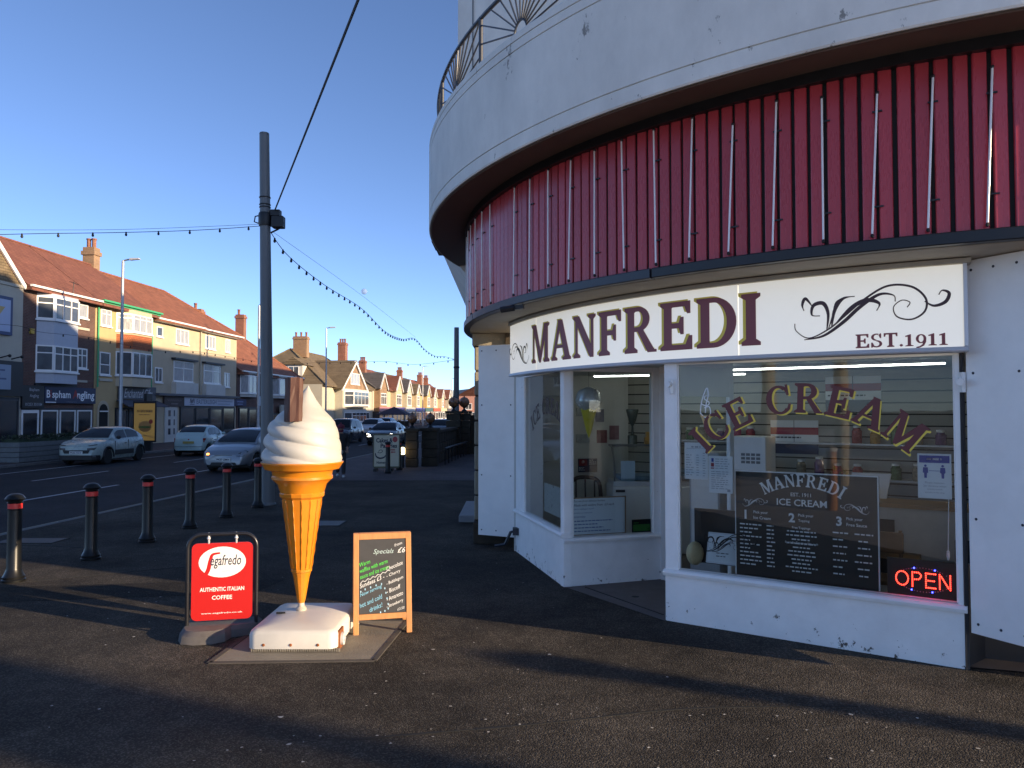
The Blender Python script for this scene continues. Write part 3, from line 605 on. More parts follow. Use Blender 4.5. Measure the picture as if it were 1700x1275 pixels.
SCROLL = [([(0,.12),(.02,.02),(.18,-.08),(.42,.02),(.62,.18),(.86,.38),(1.12,.52),(1.38,.49),(1.53,.34),(1.52,.18),(1.38,.09),(1.22,.13),(1.18,.25),(1.27,.33),(1.36,.30),(1.33,.24)], .026),
          ([(.12,-.10),(.36,-.06),(.60,.10),(.80,.28),(1.02,.42),(1.18,.40),(1.20,.32)], .045), ([(.52,.10),(.70,.28),(.88,.36),(1.02,.31),(.99,.22)], .055),
          ([(.40,.0),(.42,.22),(.36,.36),(.24,.34),(.22,.22),(.32,.20)], .05), ([(.46,.04),(.50,.26),(.60,.40),(.74,.42)], .045), ([(.42,.02),(.48,.2),(.52,.36),(.62,.42)], .025),
          ([(1.52,.30),(1.62,.24),(1.74,.28),(1.78,.38),(1.71,.42),(1.67,.37)], .04), ([(.22,.34),(.14,.44),(.10,.36),(.12,.28)], .04)]
sw(fl, .36, .74, .30, 0, 1); fl.mb.build('window_scroll', BLACK, pane1, loc=(3,9,0), fix=False)
# ice cream cone outline on the glass
f2 = Flat(on(W1,-.0305))
for P in ([(.36,2.02),(.37,2.12),(.40,2.22),(.43,2.27),(.44,2.2),(.42,2.12),(.41,2.03)], [(.37,2.12),(.42,2.10),(.45,2.13),(.40,2.17),(.42,2.20)], [(.36,2.03),(.41,1.99),(.46,2.02),(.45,2.09),(.40,2.08)]):
    f2.strip(bez2(P,6), .010, 0, random.random()*.0004)
for P in ([(.365,2.02),(.425,1.84)],[(.385,2.0),(.43,1.85)],[(.455,2.02),(.432,1.84)],[(.43,2.0),(.43,1.86)],[(.36,2.0),(.46,2.0)]): f2.strip(P, .009, 1, .0005+random.random()*.0004)
f2.mb.build('cone_decal', [PAPER, mat('decal_wafer', (.62,.42,.18), .5)], pane1, loc=(3,9,0), fix=False)

# ------------------------------------------------------------------ fascia sign
sign = thing('fascia_sign', 'long white curved fascia sign with maroon MANFREDI lettering above the shop windows', 'shop sign', (2.2, 7.3, 2.52))
RS = 6.72
for a0, a1 in ((193.12,202.15),(202.25,228.45),(228.55,243.7)):
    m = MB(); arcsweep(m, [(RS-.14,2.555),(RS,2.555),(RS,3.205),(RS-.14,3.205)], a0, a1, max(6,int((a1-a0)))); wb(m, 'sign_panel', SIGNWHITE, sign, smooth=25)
m = MB(); arcsweep(m, [(RS-.14,2.515),(RS+.012,2.515),(RS+.022,2.525),(RS+.006,2.556),(RS-.14,2.554)], 193.0, 243.95, 50); wb(m, 'bottom_trim', TRIM, sign, smooth=25)
m = MB(); arcsweep(m, [(RS-.14,2.56),(RS+.014,2.56),(RS+.014,3.21),(RS-.14,3.21)], 243.72, 243.95, 1); wb(m, 'end_trim', TRIM, sign)
def CM(u, v, l=0): return pt(RS+l, 193.12+math.degrees(u/RS), v)
ua = lambda a: R(a-193.12)*RS
serif_letters('MANFREDI', ua(230.3)-ua(201.2), .47, lambda u,v,l: CM(ua(201.2)+u, 2.64+v, l), 'sign_letter', sign, MAROON, GOLD, edge=(-.062,.032), gap=.10, lift=.005)
serif_letters('EST.1911', ua(242.8)-ua(237.05), .115, lambda u,v,l: CM(ua(237.05)+u, 2.572+v, l), 'date_lettering', sign, MAROON, None, gap=.09, lift=.004, each=False)
f = Flat(lambda u,v,l=0: CM(ua(232.7)+u, 2.63+v, l+.004)); sw(f, .02, .10, .66); f.done('scroll_ornament', mat('scroll_maroon', (.05,.016,.018), .4), sign)
f = Flat(lambda u,v,l=0: CM(ua(200.2)-u, 2.64+v, l+.004)); sw(f, .0, .06, .47); f.done('scroll_ornament', BLACK, sign)

# ------------------------------------------------------------------ things in the shop windows
def rows(f, x0, x1, ys, h, mi, fr=(.5,1), rnd_=random.Random(2), align='L'):
    for y in ys:
        w = (x1-x0)*rnd_.uniform(*fr); a = x0 if align == 'L' else (x0+x1)/2-w/2
        k = a
        while k < a+w-.004:
            l = min(rnd_.uniform(.018,.05), a+w-k); f.rect(k, k+l, y, y+h, mi); k += l+.010
menu = thing('menu_board', 'large black ice cream menu board with white lettering standing inside the big window', 'menu board', (2.5, 7.1, .5))
D = -.14
m = MB(); pbox(m, W1, .655, 1.91, .505, 1.49, D-.02, D); wb(m, 'board', BOARDBLACK, menu)
m = MB()
for a, b_, c_, d_ in ((.655,1.91,1.478,1.49),(1.898,1.91,.505,1.478),(.655,.664,.505,1.478)): pbox(m, W1, a, b_-.0005, c_, d_, D+.0005, D+.004)
wb(m, 'border', MENUWHITE, menu)
f = Flat(on(W1, D+.003))
arc_word('MANFREDI', (1.27,.72), .70, pi/2-.0, 1.08, .115, on(W1, D+.003), lambda b_: wb(b_, 'title_letter', MENUWHITE, menu, fix=False), None)
f.text('EST. 1911', 1.26, 1.272, h=.034, align='C', bold=.01); f.text('ICE CREAM', 1.265, 1.185, w=.44, h=.062, align='C', bold=.015)
for x, n_, t1, t2 in ((.745,'1','Pick your','Ice Cream'), (1.15,'2','Pick your','Topping'), (1.56,'3','Pick your','Free Sauce')):
    f.text(n_, x, 1.035, h=.085, bold=.035); f.text(t1, x+.085, 1.085, h=.033, bold=.012); f.text(t2, x+.085, 1.04, h=.028, bold=.012)
rows(f, .70, .93, [.98-.037*i for i in range(11)], .012, 0, (.4,.9)); rows(f, .95, 1.05, [.98-.037*i for i in range(11)], .012, 0, (.5,.8))
rows(f, 1.08, 1.44, [.95-.036*i for i in range(11)], .012, 0, (.4,.8), align='C'); f.text('Free Toppings', 1.26, .975, h=.026, align='C', bold=.01); f.text('Specialty Toppings 50p each', 1.26, .84, h=.024, align='C', bold=.01)
rows(f, 1.53, 1.68, [.97-.06*i for i in range(7)], .012, 0, (.5,.9)); rows(f, 1.70, 1.87, [.97-.06*i for i in range(7)], .012, 0, (.5,.9), align='C')
f.done('menu_lettering', MENUWHITE, menu)
f = Flat(on(W1, D+.0045)); sw(f, .73, 1.165, .13); sw(f, 1.83, 1.165, .13, 0, -1); f.done('flourish', MENUWHITE, menu)

osn = thing('open_sign', 'black LED window sign glowing red OPEN inside a ring of blue dots', 'open sign', (3.3, 6.55, .5))
D = -.075
m = MB(); pbox(m, W1, 1.975, 2.495, .508, .815, D-.03, D); wb(m, 'panel', BOARDBLACK, osn)
REDL = mat('led_red', (.4,.01,.01), .4, emis=(1,.035,.02), estr=3.2); BLUEL = mat('led_blue', (.02,.02,.4), .4, emis=(.04,.05,1), estr=5); DIML = mat('led_unlit', (.35,.36,.45), .4)
m = MB()
def dots(P, n):
    L_ = [hypot(b[0]-a[0], b[1]-a[1]) for a, b in zip(P, P[1:])]; T = sum(L_)
    for i in range(n):
        d = T*i/(n-1); k = 0
        while k < len(L_)-1 and d > L_[k]: d -= L_[k]; k += 1
        q = d/L_[k] if L_[k] else 0; a, b = P[k], P[k+1]; m.ball(W1(a[0]+(b[0]-a[0])*q, a[1]+(b[1]-a[1])*q, D+.003), .0062, 6, 4)
x, y, h, w = 2.045, .597, .115, .085
dots([(x+w/2+.046*cos(R(g)), y+h/2+.0575*sin(R(g))) for g in range(0,361,15)], 24)
x = 2.165; dots([(x,y),(x,y+h)], 8); dots([(x+.016,y+h),(x+.05,y+h),(x+.068,y+h*.78),(x+.05,y+h*.53),(x+.016,y+h*.5)], 10)
x = 2.265; dots([(x,y),(x,y+h)], 8); dots([(x+.016,y+h),(x+.07,y+h)], 5); dots([(x+.016,y+h/2),(x+.06,y+h/2)], 4); dots([(x+.016,y),(x+.07,y)], 5)
x = 2.365; dots([(x,y),(x,y+h)], 8); dots([(x+.012,y+h-.014),(x+.062,y+.014)], 8); dots([(x+.076,y),(x+.076,y+h)], 8)
wb(m, 'led_letters', REDL, osn)
m = MB(); m2 = MB()
for i in range(56):
    g = 2*pi*i/56; p = (2.245+.20*cos(g), .655+.098*sin(g))
    if 2.09 < p[0] < 2.40 or i % 2: (m2 if i in (10,17,24,38,45) else m).ball(W1(p[0],p[1],D+.003), .0045 if i not in (10,17,24,38,45) else .007, 5, 4)
wb(m, 'led_ring', DIML, osn); wb(m2, 'lit_blue_leds', BLUEL, osn)

def notice(name, label, u0, u1, v0, v1, mp, d, draw, group=None, cat='notice'):
    t = thing(name, label, cat, mp((u0+u1)/2, v0, d), group=group)
    m = MB(); pbox(m, mp, u0, u1, v0, v1, d-.002, d); wb(m, 'sheet', PAPER, t)
    f = Flat(on(mp, d+.0008)); draw(f); f.done('printing', [INK, mat('print_blue', (.03,.06,.32), .6), mat('print_red', (.35,.04,.06), .6), MENUWHITE, mat('print_grey', (.30,.33,.38), .6)], t); return t
def d1(f):
    rows(f, .26, .355, [1.695], .014, 4, (1,1)); f.rect(.21,.41,1.685,1.688,4)
    rows(f, .205, .30, [1.62-.024*i for i in range(9)], .006, 4, (.5,.9)); rows(f, .31, .345, [1.62-.024*i for i in range(9)], .006, 4, (.6,.9)); rows(f, .375, .41, [1.64-.024*i for i in range(10)], .006, 4, (.6,.9))
notice('price_list', 'white typed price list taped high at the left end of the big window', .19, .424, 1.39, 1.745, W1, -.045, d1, 'notices taped in the window')
def d2(f):
    f.rect(.456,.49,1.50,1.51,2); f.rect(.458,.488,1.52,1.555,2); f.rect(.462,.485,1.565,1.60,1)
    rows(f, .50, .65, [1.59-.022*i for i in range(5)], .006, 4, (.6,1)); rows(f, .46, .65, [1.47-.020*i for i in range(9)], .006, 4, (.6,1)); f.rect(.615,.645,1.285,1.31,4)
notice('printed_notice', 'white printed notice with a small red and blue picture, lower of two taped sheets', .437, .668, 1.27, 1.622, W1, -.041, d2, 'notices taped in the window')
def d3(f):
    f.rect(2.235,2.455,1.625,1.685,1); rows(f, 2.29, 2.40, [1.648], .016, 3, (1,1))
    for x in (2.28, 2.405):
        f.disc(x, 1.60, .010, 10, 1); f.poly([(x-.017,1.587),(x+.017,1.587),(x+.02,1.545),(x+.011,1.54),(x+.009,1.50),(x-.009,1.50),(x-.011,1.54),(x-.02,1.545)], 1)
    f.rect(2.305,2.385,1.558,1.562,1)
    for i, s_ in enumerate(('Please maintain', '2m distance when', 'queuing outside', 'and also in the shop')): f.text(s_, 2.345, 1.455-.027*i, h=.016, align='C', mi=4)
notice('distancing_notice', 'white and blue distancing notice showing two figures taped at right of the big window', 2.222, 2.467, 1.334, 1.70, W1, -.042, d3, 'notices taped in the window')
cord = MB(); cord.tube([W1(2.436,1.33,-.12), W1(2.43,1.1,-.12), W1(2.425,.90,-.12)], .004, 5); cord.lathe([(.004,.05),(.012,.04),(.014,0),(.006,-.03)], 8, W1(2.425,.86,-.12))
tag(cord.build('pull_cord', PAPER, loc=W1(2.425,.86,-.12)), 'white blind pull cord hanging beside the distancing notice', 'cord')
pic = thing('framed_card', 'white framed card with black scroll leaning in the corner of the big window', 'framed card', W1(.47,.52,-.35))
ms = W1(.33,.545,-.30); 
def PM(u, v, l=0): return W1(.30+u+.012*v, .55+v*.97, -.30-.25*v+l)
m = MB(); pbox(m, PM, 0, .36, 0, .30, -.02, 0); wb(m, 'frame', TRIM, pic)
m = MB(); pbox(m, PM, .015, .345, .015, .285, .001, .003); wb(m, 'card', PAPER, pic)
f = Flat(lambda u,v,l=0: PM(u,v,l+.005)); sw(f, .03, .13, .2); rows(f, .1, .25, [.10,.07], .008, 0, (.5,1)); f.done('scroll', INK, pic)
m = MB(); m.ball(W1(.13,.60,-.45), .10, 12, 8, (.9,.9,1.2)); tag(m.build('paper_lantern', mat('warm_shade', (.62,.50,.28), .6, var=.15), loc=W1(.13,.5,-.45), smooth=60), 'cream shade low in the left corner of the big window', 'shade')
m = MB(); pbox(m, W1, .10, .52, .50, 1.05, -.55, -.52); tag(m.build('folded_blackboard', BOARDBLACK, loc=W1(.3,.5,-.53)), 'plain black board standing behind the leaning framed card', 'board')

# win2 / win3 things
wbd = thing('whiteboard', 'white board with handwritten sundae offers in the window facing the entrance', 'whiteboard', W2(.48,.57,-.08))
m = MB(); pbox(m, W2, .128, .835, .575, 1.025, -.075, -.06); wb(m, 'panel', PAPER, wbd)
m = MB()
for a, b_, c_, d_ in ((.128,.835,1.012,1.026),(.128,.835,.574,.588),(.128,.14,.589,1.011),(.823,.835,.589,1.011)): pbox(m, W2, a, b_, c_, d_, -.0598, -.05)
wb(m, 'frame', mat('wood_edge', (.32,.20,.11), .6), wbd)
f = Flat(on(W2,-.058))
for i, s_ in enumerate(('Try one of our delicious Sundaes', 'Made with wafers from  £3 each', 'cherry, bubblegum, biscoff', 'strawberry, caramel and', 'amaretto')): f.text(s_, .155, .965-.045*i, h=.028 if i < 2 else .022, shear=.25, mi=0 if i < 2 else 1)
rows(f, .16, .75, [.74,.70,.66,.62], .012, 1, (.5,.95)); f.done('handwriting', [INK, mat('pen_blue', (.10,.16,.34), .6)], wbd)
card = thing('green_card', 'black and green card stuck low at right of the entrance window', 'card', W2(1.04,.57,-.05))
m = MB(); pbox(m, W2, .91, 1.165, .575, .735, -.046, -.042); wb(m, 'sheet', BOARDBLACK, card)
f = Flat(on(W2,-.040)); f.rect(.925,1.15,.595,.675,0); f.disc(1.125,.615,.016,10,1); f.rect(.93,1.0,.69,.70,0); f.done('printing', [mat('card_green', (.10,.34,.07), .6), BOARDBLACK], card)
card = thing('dark_leaflet', 'small dark blue and red leaflet on the pale wall behind the entrance window', 'leaflet', (1.2, 11.95, 1.2))
WP = plane_map((.12,11.71), (1.84,12.30))
m = MB(); pbox(m, WP, .96, 1.28, 1.10, 1.31, -.03, .0); wb(m, 'sheet', mat('leaflet_blue', (.02,.03,.07), .5), card)
f = Flat(on(WP,.002)); f.rect(.97,1.11,1.20,1.30,0); f.disc(1.04,1.26,.025,10,1); rows(f,.97,1.10,[1.13,1.15,1.17],.008,1); rows(f,1.14,1.27,[1.28,1.25,1.22],.010,1); f.done('printing', [mat('leaflet_red', (.22,.02,.03), .5), PAPER], card)
for u, v, w_, h_, c_, lb in ((.93,1.97,.22,.13,(.33,.36,.38),'pale grey picture high on the plain wall'),(.93,1.56,.22,.13,(.35,.37,.38),'pale grey picture lower on the plain wall'),(1.28,1.55,.17,.2,(.20,.06,.08),'dark red poster at the end of the plain wall'),(1.26,1.88,.14,.2,(.10,.12,.2),'dark blue poster above the dark red one'),(1.5,1.6,.16,.22,(.24,.12,.14),'dusky pink poster beside the slatted wall')):
    m = MB(); pbox(m, WP, u, u+w_, v, v+h_, -.02, .006); t = tag(m.build('wall_picture', mat('pic_%s' % str(c_[0]), c_, .5, var=.3, vscale=9), loc=WP(u,v)), lb, 'picture', 'pictures on the shop wall')
# hanging inflatable cone
ic = thing('hanging_ice_cream', 'inflatable white ice cream scoop in yellow cone hanging in the entrance window', 'decoration', W2(.475,1.72,-.32))
c = W2(.47,2.19,-.32); m = MB(); n = 28; vs = []; fs = []
for i in range(15):
    th = pi*i/14
    for j in range(n): rr = .158*(1+.055*sin(5*(2*pi*j/n))*sin(th)+.03*cos(7*th)); vs.append((c[0]+rr*sin(th)*cos(2*pi*j/n), c[1]+rr*sin(th)*sin(2*pi*j/n), c[2]+rr*.98*cos(th)))
for i in range(14): fs += [(i*n+j, i*n+(j+1)%n, (i+1)*n+(j+1)%n, (i+1)*n+j) for j in range(n)]
m.add(vs, fs); wb(m, 'scoop', mat('silver_foil', (.55,.56,.55), .25, metal=.3, var=.15, vscale=14), ic, smooth=70)
m = MB(); m.lathe([(.004,-.47),(.03,-.40),(.075,-.22),(.125,-.02),(.12,.0)], 14, c); wb(m, 'cone', mat('yellow_vinyl', (.62,.52,.05), .3, var=.1), ic, smooth=30)
m = MB(); m.tube([(c[0],c[1],c[2]+.15),(c[0],c[1],2.6)], .002, 4); wb(m, 'string', BLACK, ic)
# picture in the left window, chair behind it
m = MB(); pbox(m, W3, .62, 1.85, .66, 1.05, -.28, -.26); t = m.build('glitter_picture', mat('glitter_white', (.60,.61,.60), .3, var=.12, vscale=30, dirt=(.12,.12,.13), dscale=9, dthr=.62), loc=W3(1.2,.66,-.27)); tag(t, 'pale glittery picture standing on the ledge of the left window', 'picture')
ch = thing('wooden_chair', 'dark wooden cafe chair with curved back behind the left window', 'chair', (1.05, 10.6, 0))
WOODD = mat('dark_wood', (.05,.022,.014), .4, var=.2)
m = MB(); m.box(.82,1.24,10.42,10.84,.44,.48); wb(m, 'seat', WOODD, ch, bevel=.02)
m = MB(); m.tube(bez([(.82,10.86,.48),(.82,10.9,.95),(.88,10.92,1.09),(1.03,10.93,1.12),(1.18,10.92,1.09),(1.24,10.9,.95),(1.24,10.86,.48)],6), .028, 8); wb(m, 'backrest', WOODD, ch, smooth=50)
for x in (.9,1.03,1.16): m = MB(); m.tube([(x,10.87,.48),(x,10.92,1.09)], .012, 6); wb(m, 'back_spindle', WOODD, ch)
for x, y in ((.85,10.45),(1.21,10.45),(.84,10.84),(1.22,10.84)): m = MB(); m.tube([(x,y,0.015),(x,y,.44)], .02, 6); wb(m, 'leg', WOODD, ch)
# freezer
fz = thing('display_freezer', 'white ice cream display freezer with curved glass front inside the entrance window', 'freezer', (2.0, 11.3, 0.02))
m = MB(); m.box(1.42,2.65,11.0,11.7,.03,.98); wb(m, 'cabinet', WHITECLEAN, fz, bevel=.02)
m = MB(); m.box(1.47,1.60,10.985,11.0,.90,.935); wb(m, 'handle', BLACK, fz)
m = MB(); m.box(1.44,2.63,11.02,11.68,.985,1.05); wb(m, 'counter_top', TRIM, fz)
cur = [(11.03,1.05),(11.06,1.25),(11.16,1.42),(11.32,1.52),(11.5,1.54)]
m = MB()
for (y0,z0),(y1,z1) in zip(cur,cur[1:]): m.poly([(1.46,y0,z0),(2.62,y0,z0),(2.62,y1,z1),(1.46,y1,z1)])
wb(m, 'curved_glass', GLASS, fz, fix=False)
m = MB(); m.tube([(1.46,y,z) for y,z in cur], .014, 6); m.tube([(2.62,y,z) for y,z in cur], .014, 6); m.box(1.45,2.63,11.5,11.66,1.525,1.555); wb(m, 'glass_frame', STEEL, fz)
m = MB(); m.box(1.55,2.55,11.1,11.6,1.06,1.12); wb(m, 'tub_tray', mat('icecream_blue', (.18,.30,.42), .5, var=.3, vscale=5), fz)
m = MB(); pbox(m, plane_map((1.55,11.04),(1.8,11.04)), 0, .2, 1.04, 1.34, -.0, .004); t = m.build('price_card', PAPER, loc=(1.65,11.04,1.04)); tag(t, 'pale blue price card standing against the freezer glass', 'price card'); t.data.materials[0] = mat('card_blue', (.42,.55,.66), .6)
gm = MB(); gm.box(1.98,2.34,11.52,11.64,1.556,1.66); gm.box(2.0,2.14,11.53,11.63,1.66,1.74); gm.box(2.24,2.30,11.54,11.62,1.66,1.80)
for x in (2.04,2.26): gm.lathe([(.05,-.02),(.05,.02)], 12, (x,11.51,1.59))
tag(gm.build('gilt_model_cart', mat('gilt', (.45,.25,.06), .35, metal=.4), loc=(2.1,11.58,1.556), bevel=.006), 'gilded model cart standing on top of the freezer', 'ornament')
tr = MB(); tr.lathe([(.07,0),(.07,.13),(.02,.15),(.015,.27),(.05,.33),(.095,.50),(.09,.52)], 14, (1.80,11.58,1.556)); tag(tr.build('glass_trophy', mat('trophy', (.10,.12,.11), .2, metal=.3), loc=(1.8,11.58,1.556), smooth=40), 'dark trophy cup on the freezer beside the gilded cart', 'trophy')
# behind the big window: counter, till, machine, cabinet, posters, chairs
ct = thing('serving_counter', 'white panelled counter with wooden top behind the big window', 'counter', (4.05, 7.65, .015))
WC = plane_map((3.35,8.15), (4.45,7.35))
m = MB(); pbox(m, WC, 0, 1.3, .02, 1.08, -.5, 0); wb(m, 'cabinet', mat('cream_panel', (.45,.44,.40), .6, var=.1), ct)
m = MB(); pbox(m, WC, -.03, 1.33, 1.083, 1.12, -.53, .03); wb(m, 'worktop', mat('oak_top', (.30,.18,.08), .5, var=.2), ct)
for v in (.80, .42): m = MB(); pbox(m, WC, .08, .60, v-.12, v+.16, .001, .006); wb(m, 'cupboard_opening', BLACK, ct)
m = MB(); pbox(m, WC, .05, .85, .60, .66, .1, .2); wb(m, 'shelf', mat('oak_top',(0,0,0)), ct)
till = thing('till_screen', 'white tablet till on a stand on the counter', 'till', WC(.35,1.12,-.2))
m = MB(); m.add([WC(.18,1.16,-.05),WC(.52,1.16,-.05),WC(.54,1.40,-.2),WC(.16,1.40,-.2),WC(.18,1.16,-.08),WC(.52,1.16,-.08),WC(.54,1.40,-.23),WC(.16,1.40,-.23)],[(0,1,2,3),(7,6,5,4),(0,4,5,1),(1,5,6,2),(2,6,7,3),(3,7,4,0)]); wb(m, 'screen', WHITECLEAN, till)
m = MB(); pbox(m, WC, .27, .46, 1.121, 1.28, -.045, .02); wb(m, 'stand', WHITECLEAN, till); f = Flat(on(WC,.021)); f.rect(.345,.385,1.19,1.23,0); f.rect(.353,.377,1.198,1.222,1,.001); f.done('square_mark', [INK, PAPER], till)
mc = thing('drinks_machine', 'tall white drinks machine with two rows of buttons inside the big window', 'drinks machine', (2.75, 9.2, .015))
WMm = plane_map((2.62,9.30), (3.12,8.95))
m = MB(); pbox(m, WMm, 0, .42, .02, 1.75, -.4, 0); wb(m, 'cabinet', WHITECLEAN, mc, bevel=.012)
for j in range(2):
    m = MB()
    for r_ in range(3):
        for c2 in range(4): pbox(m, WMm, .13+.06*c2, .175+.06*c2, 1.52-.045*r_-j*.42, 1.55-.045*r_-j*.42, .001, .006)
    wb(m, 'button_panel', STEEL, mc)
fr = thing('small_fridge', 'pale box fridge standing at left of the drinks machine', 'fridge', (2.4, 9.4, .015))
m = MB(); pbox(m, plane_map((2.18,9.55),(2.55,9.3)), 0, .38, .02, 1.55, -.4, 0); wb(m, 'body', mat('fridge_grey', (.42,.43,.44), .4), fr, bevel=.012); m = MB(); pbox(m, plane_map((2.18,9.55),(2.55,9.3)), .03, .36, .3, 1.5, .001, .012); wb(m, 'door', WHITECLEAN, fr)
for u0, u1, v0, v1, lb in ((3.05,3.75,2.03,2.52,'red white and navy poster at the top right of the slatted wall'), (2.30,2.95,1.45,1.92,'red and navy poster lower down on the slatted wall')):
    t = thing('wall_poster', lb, 'poster', WB_(u0,v0,.01), group='posters on the slatted wall'); m = MB(); pbox(m, WB_, u0, u1, v0, v1, .004, .012); wb(m, 'sheet', PAPER, t)
    f = Flat(on(WB_,.014)); f.rect(u0,u1,v1-.2,v1-.1,2); f.rect(u0,u1,v0,v0+.17,1); rows(f,u0+.03,u1-.1,[v0+.22],.02,4); f.rect((u0+u1)/2-.004,(u0+u1)/2+.004,v0,v1,0,.001); f.done('printing', [INK, mat('poster_navy', (.02,.025,.07), .5), mat('poster_red', (.30,.02,.035), .5), MENUWHITE, INK], t)
sh = thing('wall_shelf', 'long pale shelf of sweet jars fixed to the slatted wall', 'shelf', WB_(1.3,1.2,.1))
for v in (1.16, 1.62):
    m = MB(); pbox(m, WB_, .55, 4.7, v-.02, v, .002, .26); wb(m, 'shelf_board', TRIM, sh)
jc = [(.30,.05,.05),(.38,.22,.05),(.08,.16,.07),(.30,.26,.20),(.12,.06,.16),(.35,.10,.16)]; rnd = random.Random(12)
for v in (1.16, 1.62):
    q_ = 0
    for k in range(17):
        u = .66+.235*k+rnd.uniform(-.03,.03)
        if v > 1.5 and 2.2 < u < 3.05: continue
        if rnd.random() < .15: continue
        q_ += 1; j = thing('sweet_jar', '%s sweet jar with white lid, %s from the left on the %s wall shelf' % (('red','orange','green','beige','purple','pink')[k%6], ('first','second','third','fourth','fifth','sixth','seventh','eighth','ninth','tenth','eleventh','twelfth','thirteenth','fourteenth','fifteenth','sixteenth','seventeenth')[q_-1], 'lower' if v < 1.4 else 'upper'), 'jar', WB_(u,v+.002,.14), group='sweet jars on the shop shelves'); h_ = rnd.uniform(.14,.24)
        MB().lathe([(.06,0),(.065,.01),(.065,h_*.8),(.045,h_*.9),(.045,h_)], 10).build('jar', mat('jar_%d' % (k%6), jc[k%6], .25, var=.3, vscale=20), j, smooth=40); MB().lathe([(.05,h_+.001),(.05,h_+.03),(.01,h_+.035)], 10).build('lid', WHITECLEAN, j, smooth=40)
tl = thing('plant_and_jars', 'leafy green plant among dark jars on the shop counter', 'plant', WC(.0,1.12,-.3))
m = MB(); rnd = random.Random(4); c = Vector(WC(.02,1.2,-.3))
for k in range(60):
    d = Vector((rnd.gauss(0,.05), rnd.gauss(0,.05), abs(rnd.gauss(.06,.08)))); a = Vector((rnd.uniform(-1,1),rnd.uniform(-1,1),rnd.uniform(-1,1))).normalized()*.035; b = a.cross(Vector((0,.3,1))).normalized()*.014; p = c+d
    m.add([p-a,p+b,p+a,p-b],[(0,1,2,3)])
wb(m, 'leaves', mat('plant_leaf', (.06,.12,.02), .6, var=.3), tl, fix=False); m = MB(); m.lathe([(.045,0),(.06,.1)], 12, (c.x,c.y,1.121)); wb(m, 'pot', BLACK, tl)
for k in range(2):
    t = thing('stacked_chair', ('wooden cafe chair tucked by the counter under the till','dark framed cafe chair by the right wall of the shop')[k], 'chair', ((3.45,7.35,0.015),(4.05,6.75,.015))[k], R(-35), 'chairs inside the shop')
    wd = mat('oak_chair', (.16,.085,.035), .5, var=.2) if k == 0 else mat('black_chair', (.02,.02,.022), .5)
    MB().box(-.2,.2,-.2,.2,.44,.48).build('seat', wd, t, bevel=.01)
    for x in (-.18,.18):
        for y in (-.18,.18): MB().tube([(x,y,0),(x*.95,y*.95,.44 if y < 0 else .9)], .016, 6).build('leg', wd, t)
    MB().box(-.2,.2,.15,.18,.68,.88).build('backrest', wd, t, bevel=.01)

# ------------------------------------------------------------------ the big ice cream cone
cone = thing('ice_cream_cone_model', 'giant plastic ice cream cone with white swirl and chocolate flake on white base', 'cone model', (-1.944, 7.2, .005))
OR = mat('cone_orange', (.60,.20,.010), .36, var=.09, vscale=5, coat=.2, dirt=(.40,.15,.02), dscale=14, dthr=.72); CREAM = mat('swirl_white', (.45,.435,.40), .5, var=.05, vscale=4, bump=.06, bscale=12, bdist=.02, dirt=(.35,.33,.32), dscale=12, dthr=.76)
BASEM = mat('worn_white_base', (.60,.57,.51), .5, var=.07, vscale=3, bump=.1, bscale=20, dirt=(.30,.16,.09), dscale=6, dthr=.73)
m = MB()   # base: local coordinates, origin at the stem
x0, x1, y0, y1 = -.30, .455, -.58, .40
ring = lambda ins, z, rr=.07: [(x0+ins+rr*(1-cos(a)) if sx < 0 else x1-ins-rr*(1-cos(a)), y0+ins+rr*(1-sin(a)) if sy < 0 else y1-ins-rr*(1-sin(a)), z) for sx, sy, seq in ((-1,-1,(0,1,2,3)),(1,-1,(3,2,1,0)),(1,1,(0,1,2,3)),(-1,1,(3,2,1,0))) for a in [R(90*q/3) for q in seq]]
lv = [ring(0,.03),ring(0,.145),ring(.012,.172),ring(.04,.188),ring(.20,.208),ring(.32,.212,.03)]
vs = [p for l_ in lv for p in l_]; n = len(lv[0]); fs = []
for i in range(len(lv)-1): fs += [(i*n+j, i*n+(j+1)%n, (i+1)*n+(j+1)%n, (i+1)*n+j) for j in range(n)]
fs += [tuple(range(n))[::-1], tuple((len(lv)-1)*n+j for j in range(n))]
m.add(vs, fs); base = m.build('base', BASEM, cone, smooth=45)
for x in (-.16,.07,.30): MB().ball((x,y0-.002,.065), .013, 8, 5, (1,.5,1)).build('rusty_bolt', mat('rust', (.22,.07,.02), .9, var=.3), base)
m = MB()
for i in range(40): m.box(x0+.03+i*.019, x0+.042+i*.019, y0+.01, y0+.03, .006, .032)
m.build('studded_edge', GREYCONC, base)
for y in (-.42, .22):
    w_ = MB(); w_.tube([(x1-.01,y,.075),(x1+.035,y,.075)], .055, 18); o = w_.build('wheel', mat('wheel_plastic', (.62,.60,.56), .5), cone, smooth=40)
    w_ = MB(); w_.tube([(x1+.035,y,.075),(x1+.044,y,.075)], .022, 12); w_.build('hub', TRIM, o)
m = MB(); m.box(x1-.02,x1+.012,-.50,-.34,.0,.16); m.build('wheel_recess', mat('rust',(0,0,0)), cone)
m = MB(); m.box(-.20,-.12,-.10,-.088,.20,.217); m.build('slot', BLACK, base)
m = MB(); m.lathe([(.045,.205),(.05,.23),(.03,.25),(.026,.32),(.034,.325),(.034,.338),(.026,.345),(.026,.385)], 14); m.build('stem', mat('cream_stem', (.5,.44,.36), .5, var=.15), cone, smooth=40)
zz = lambda py: 2.05+7.2*((44.8+(637.5-py)*.99939)/(1283.2-(637.5-py)*.0349))-.005
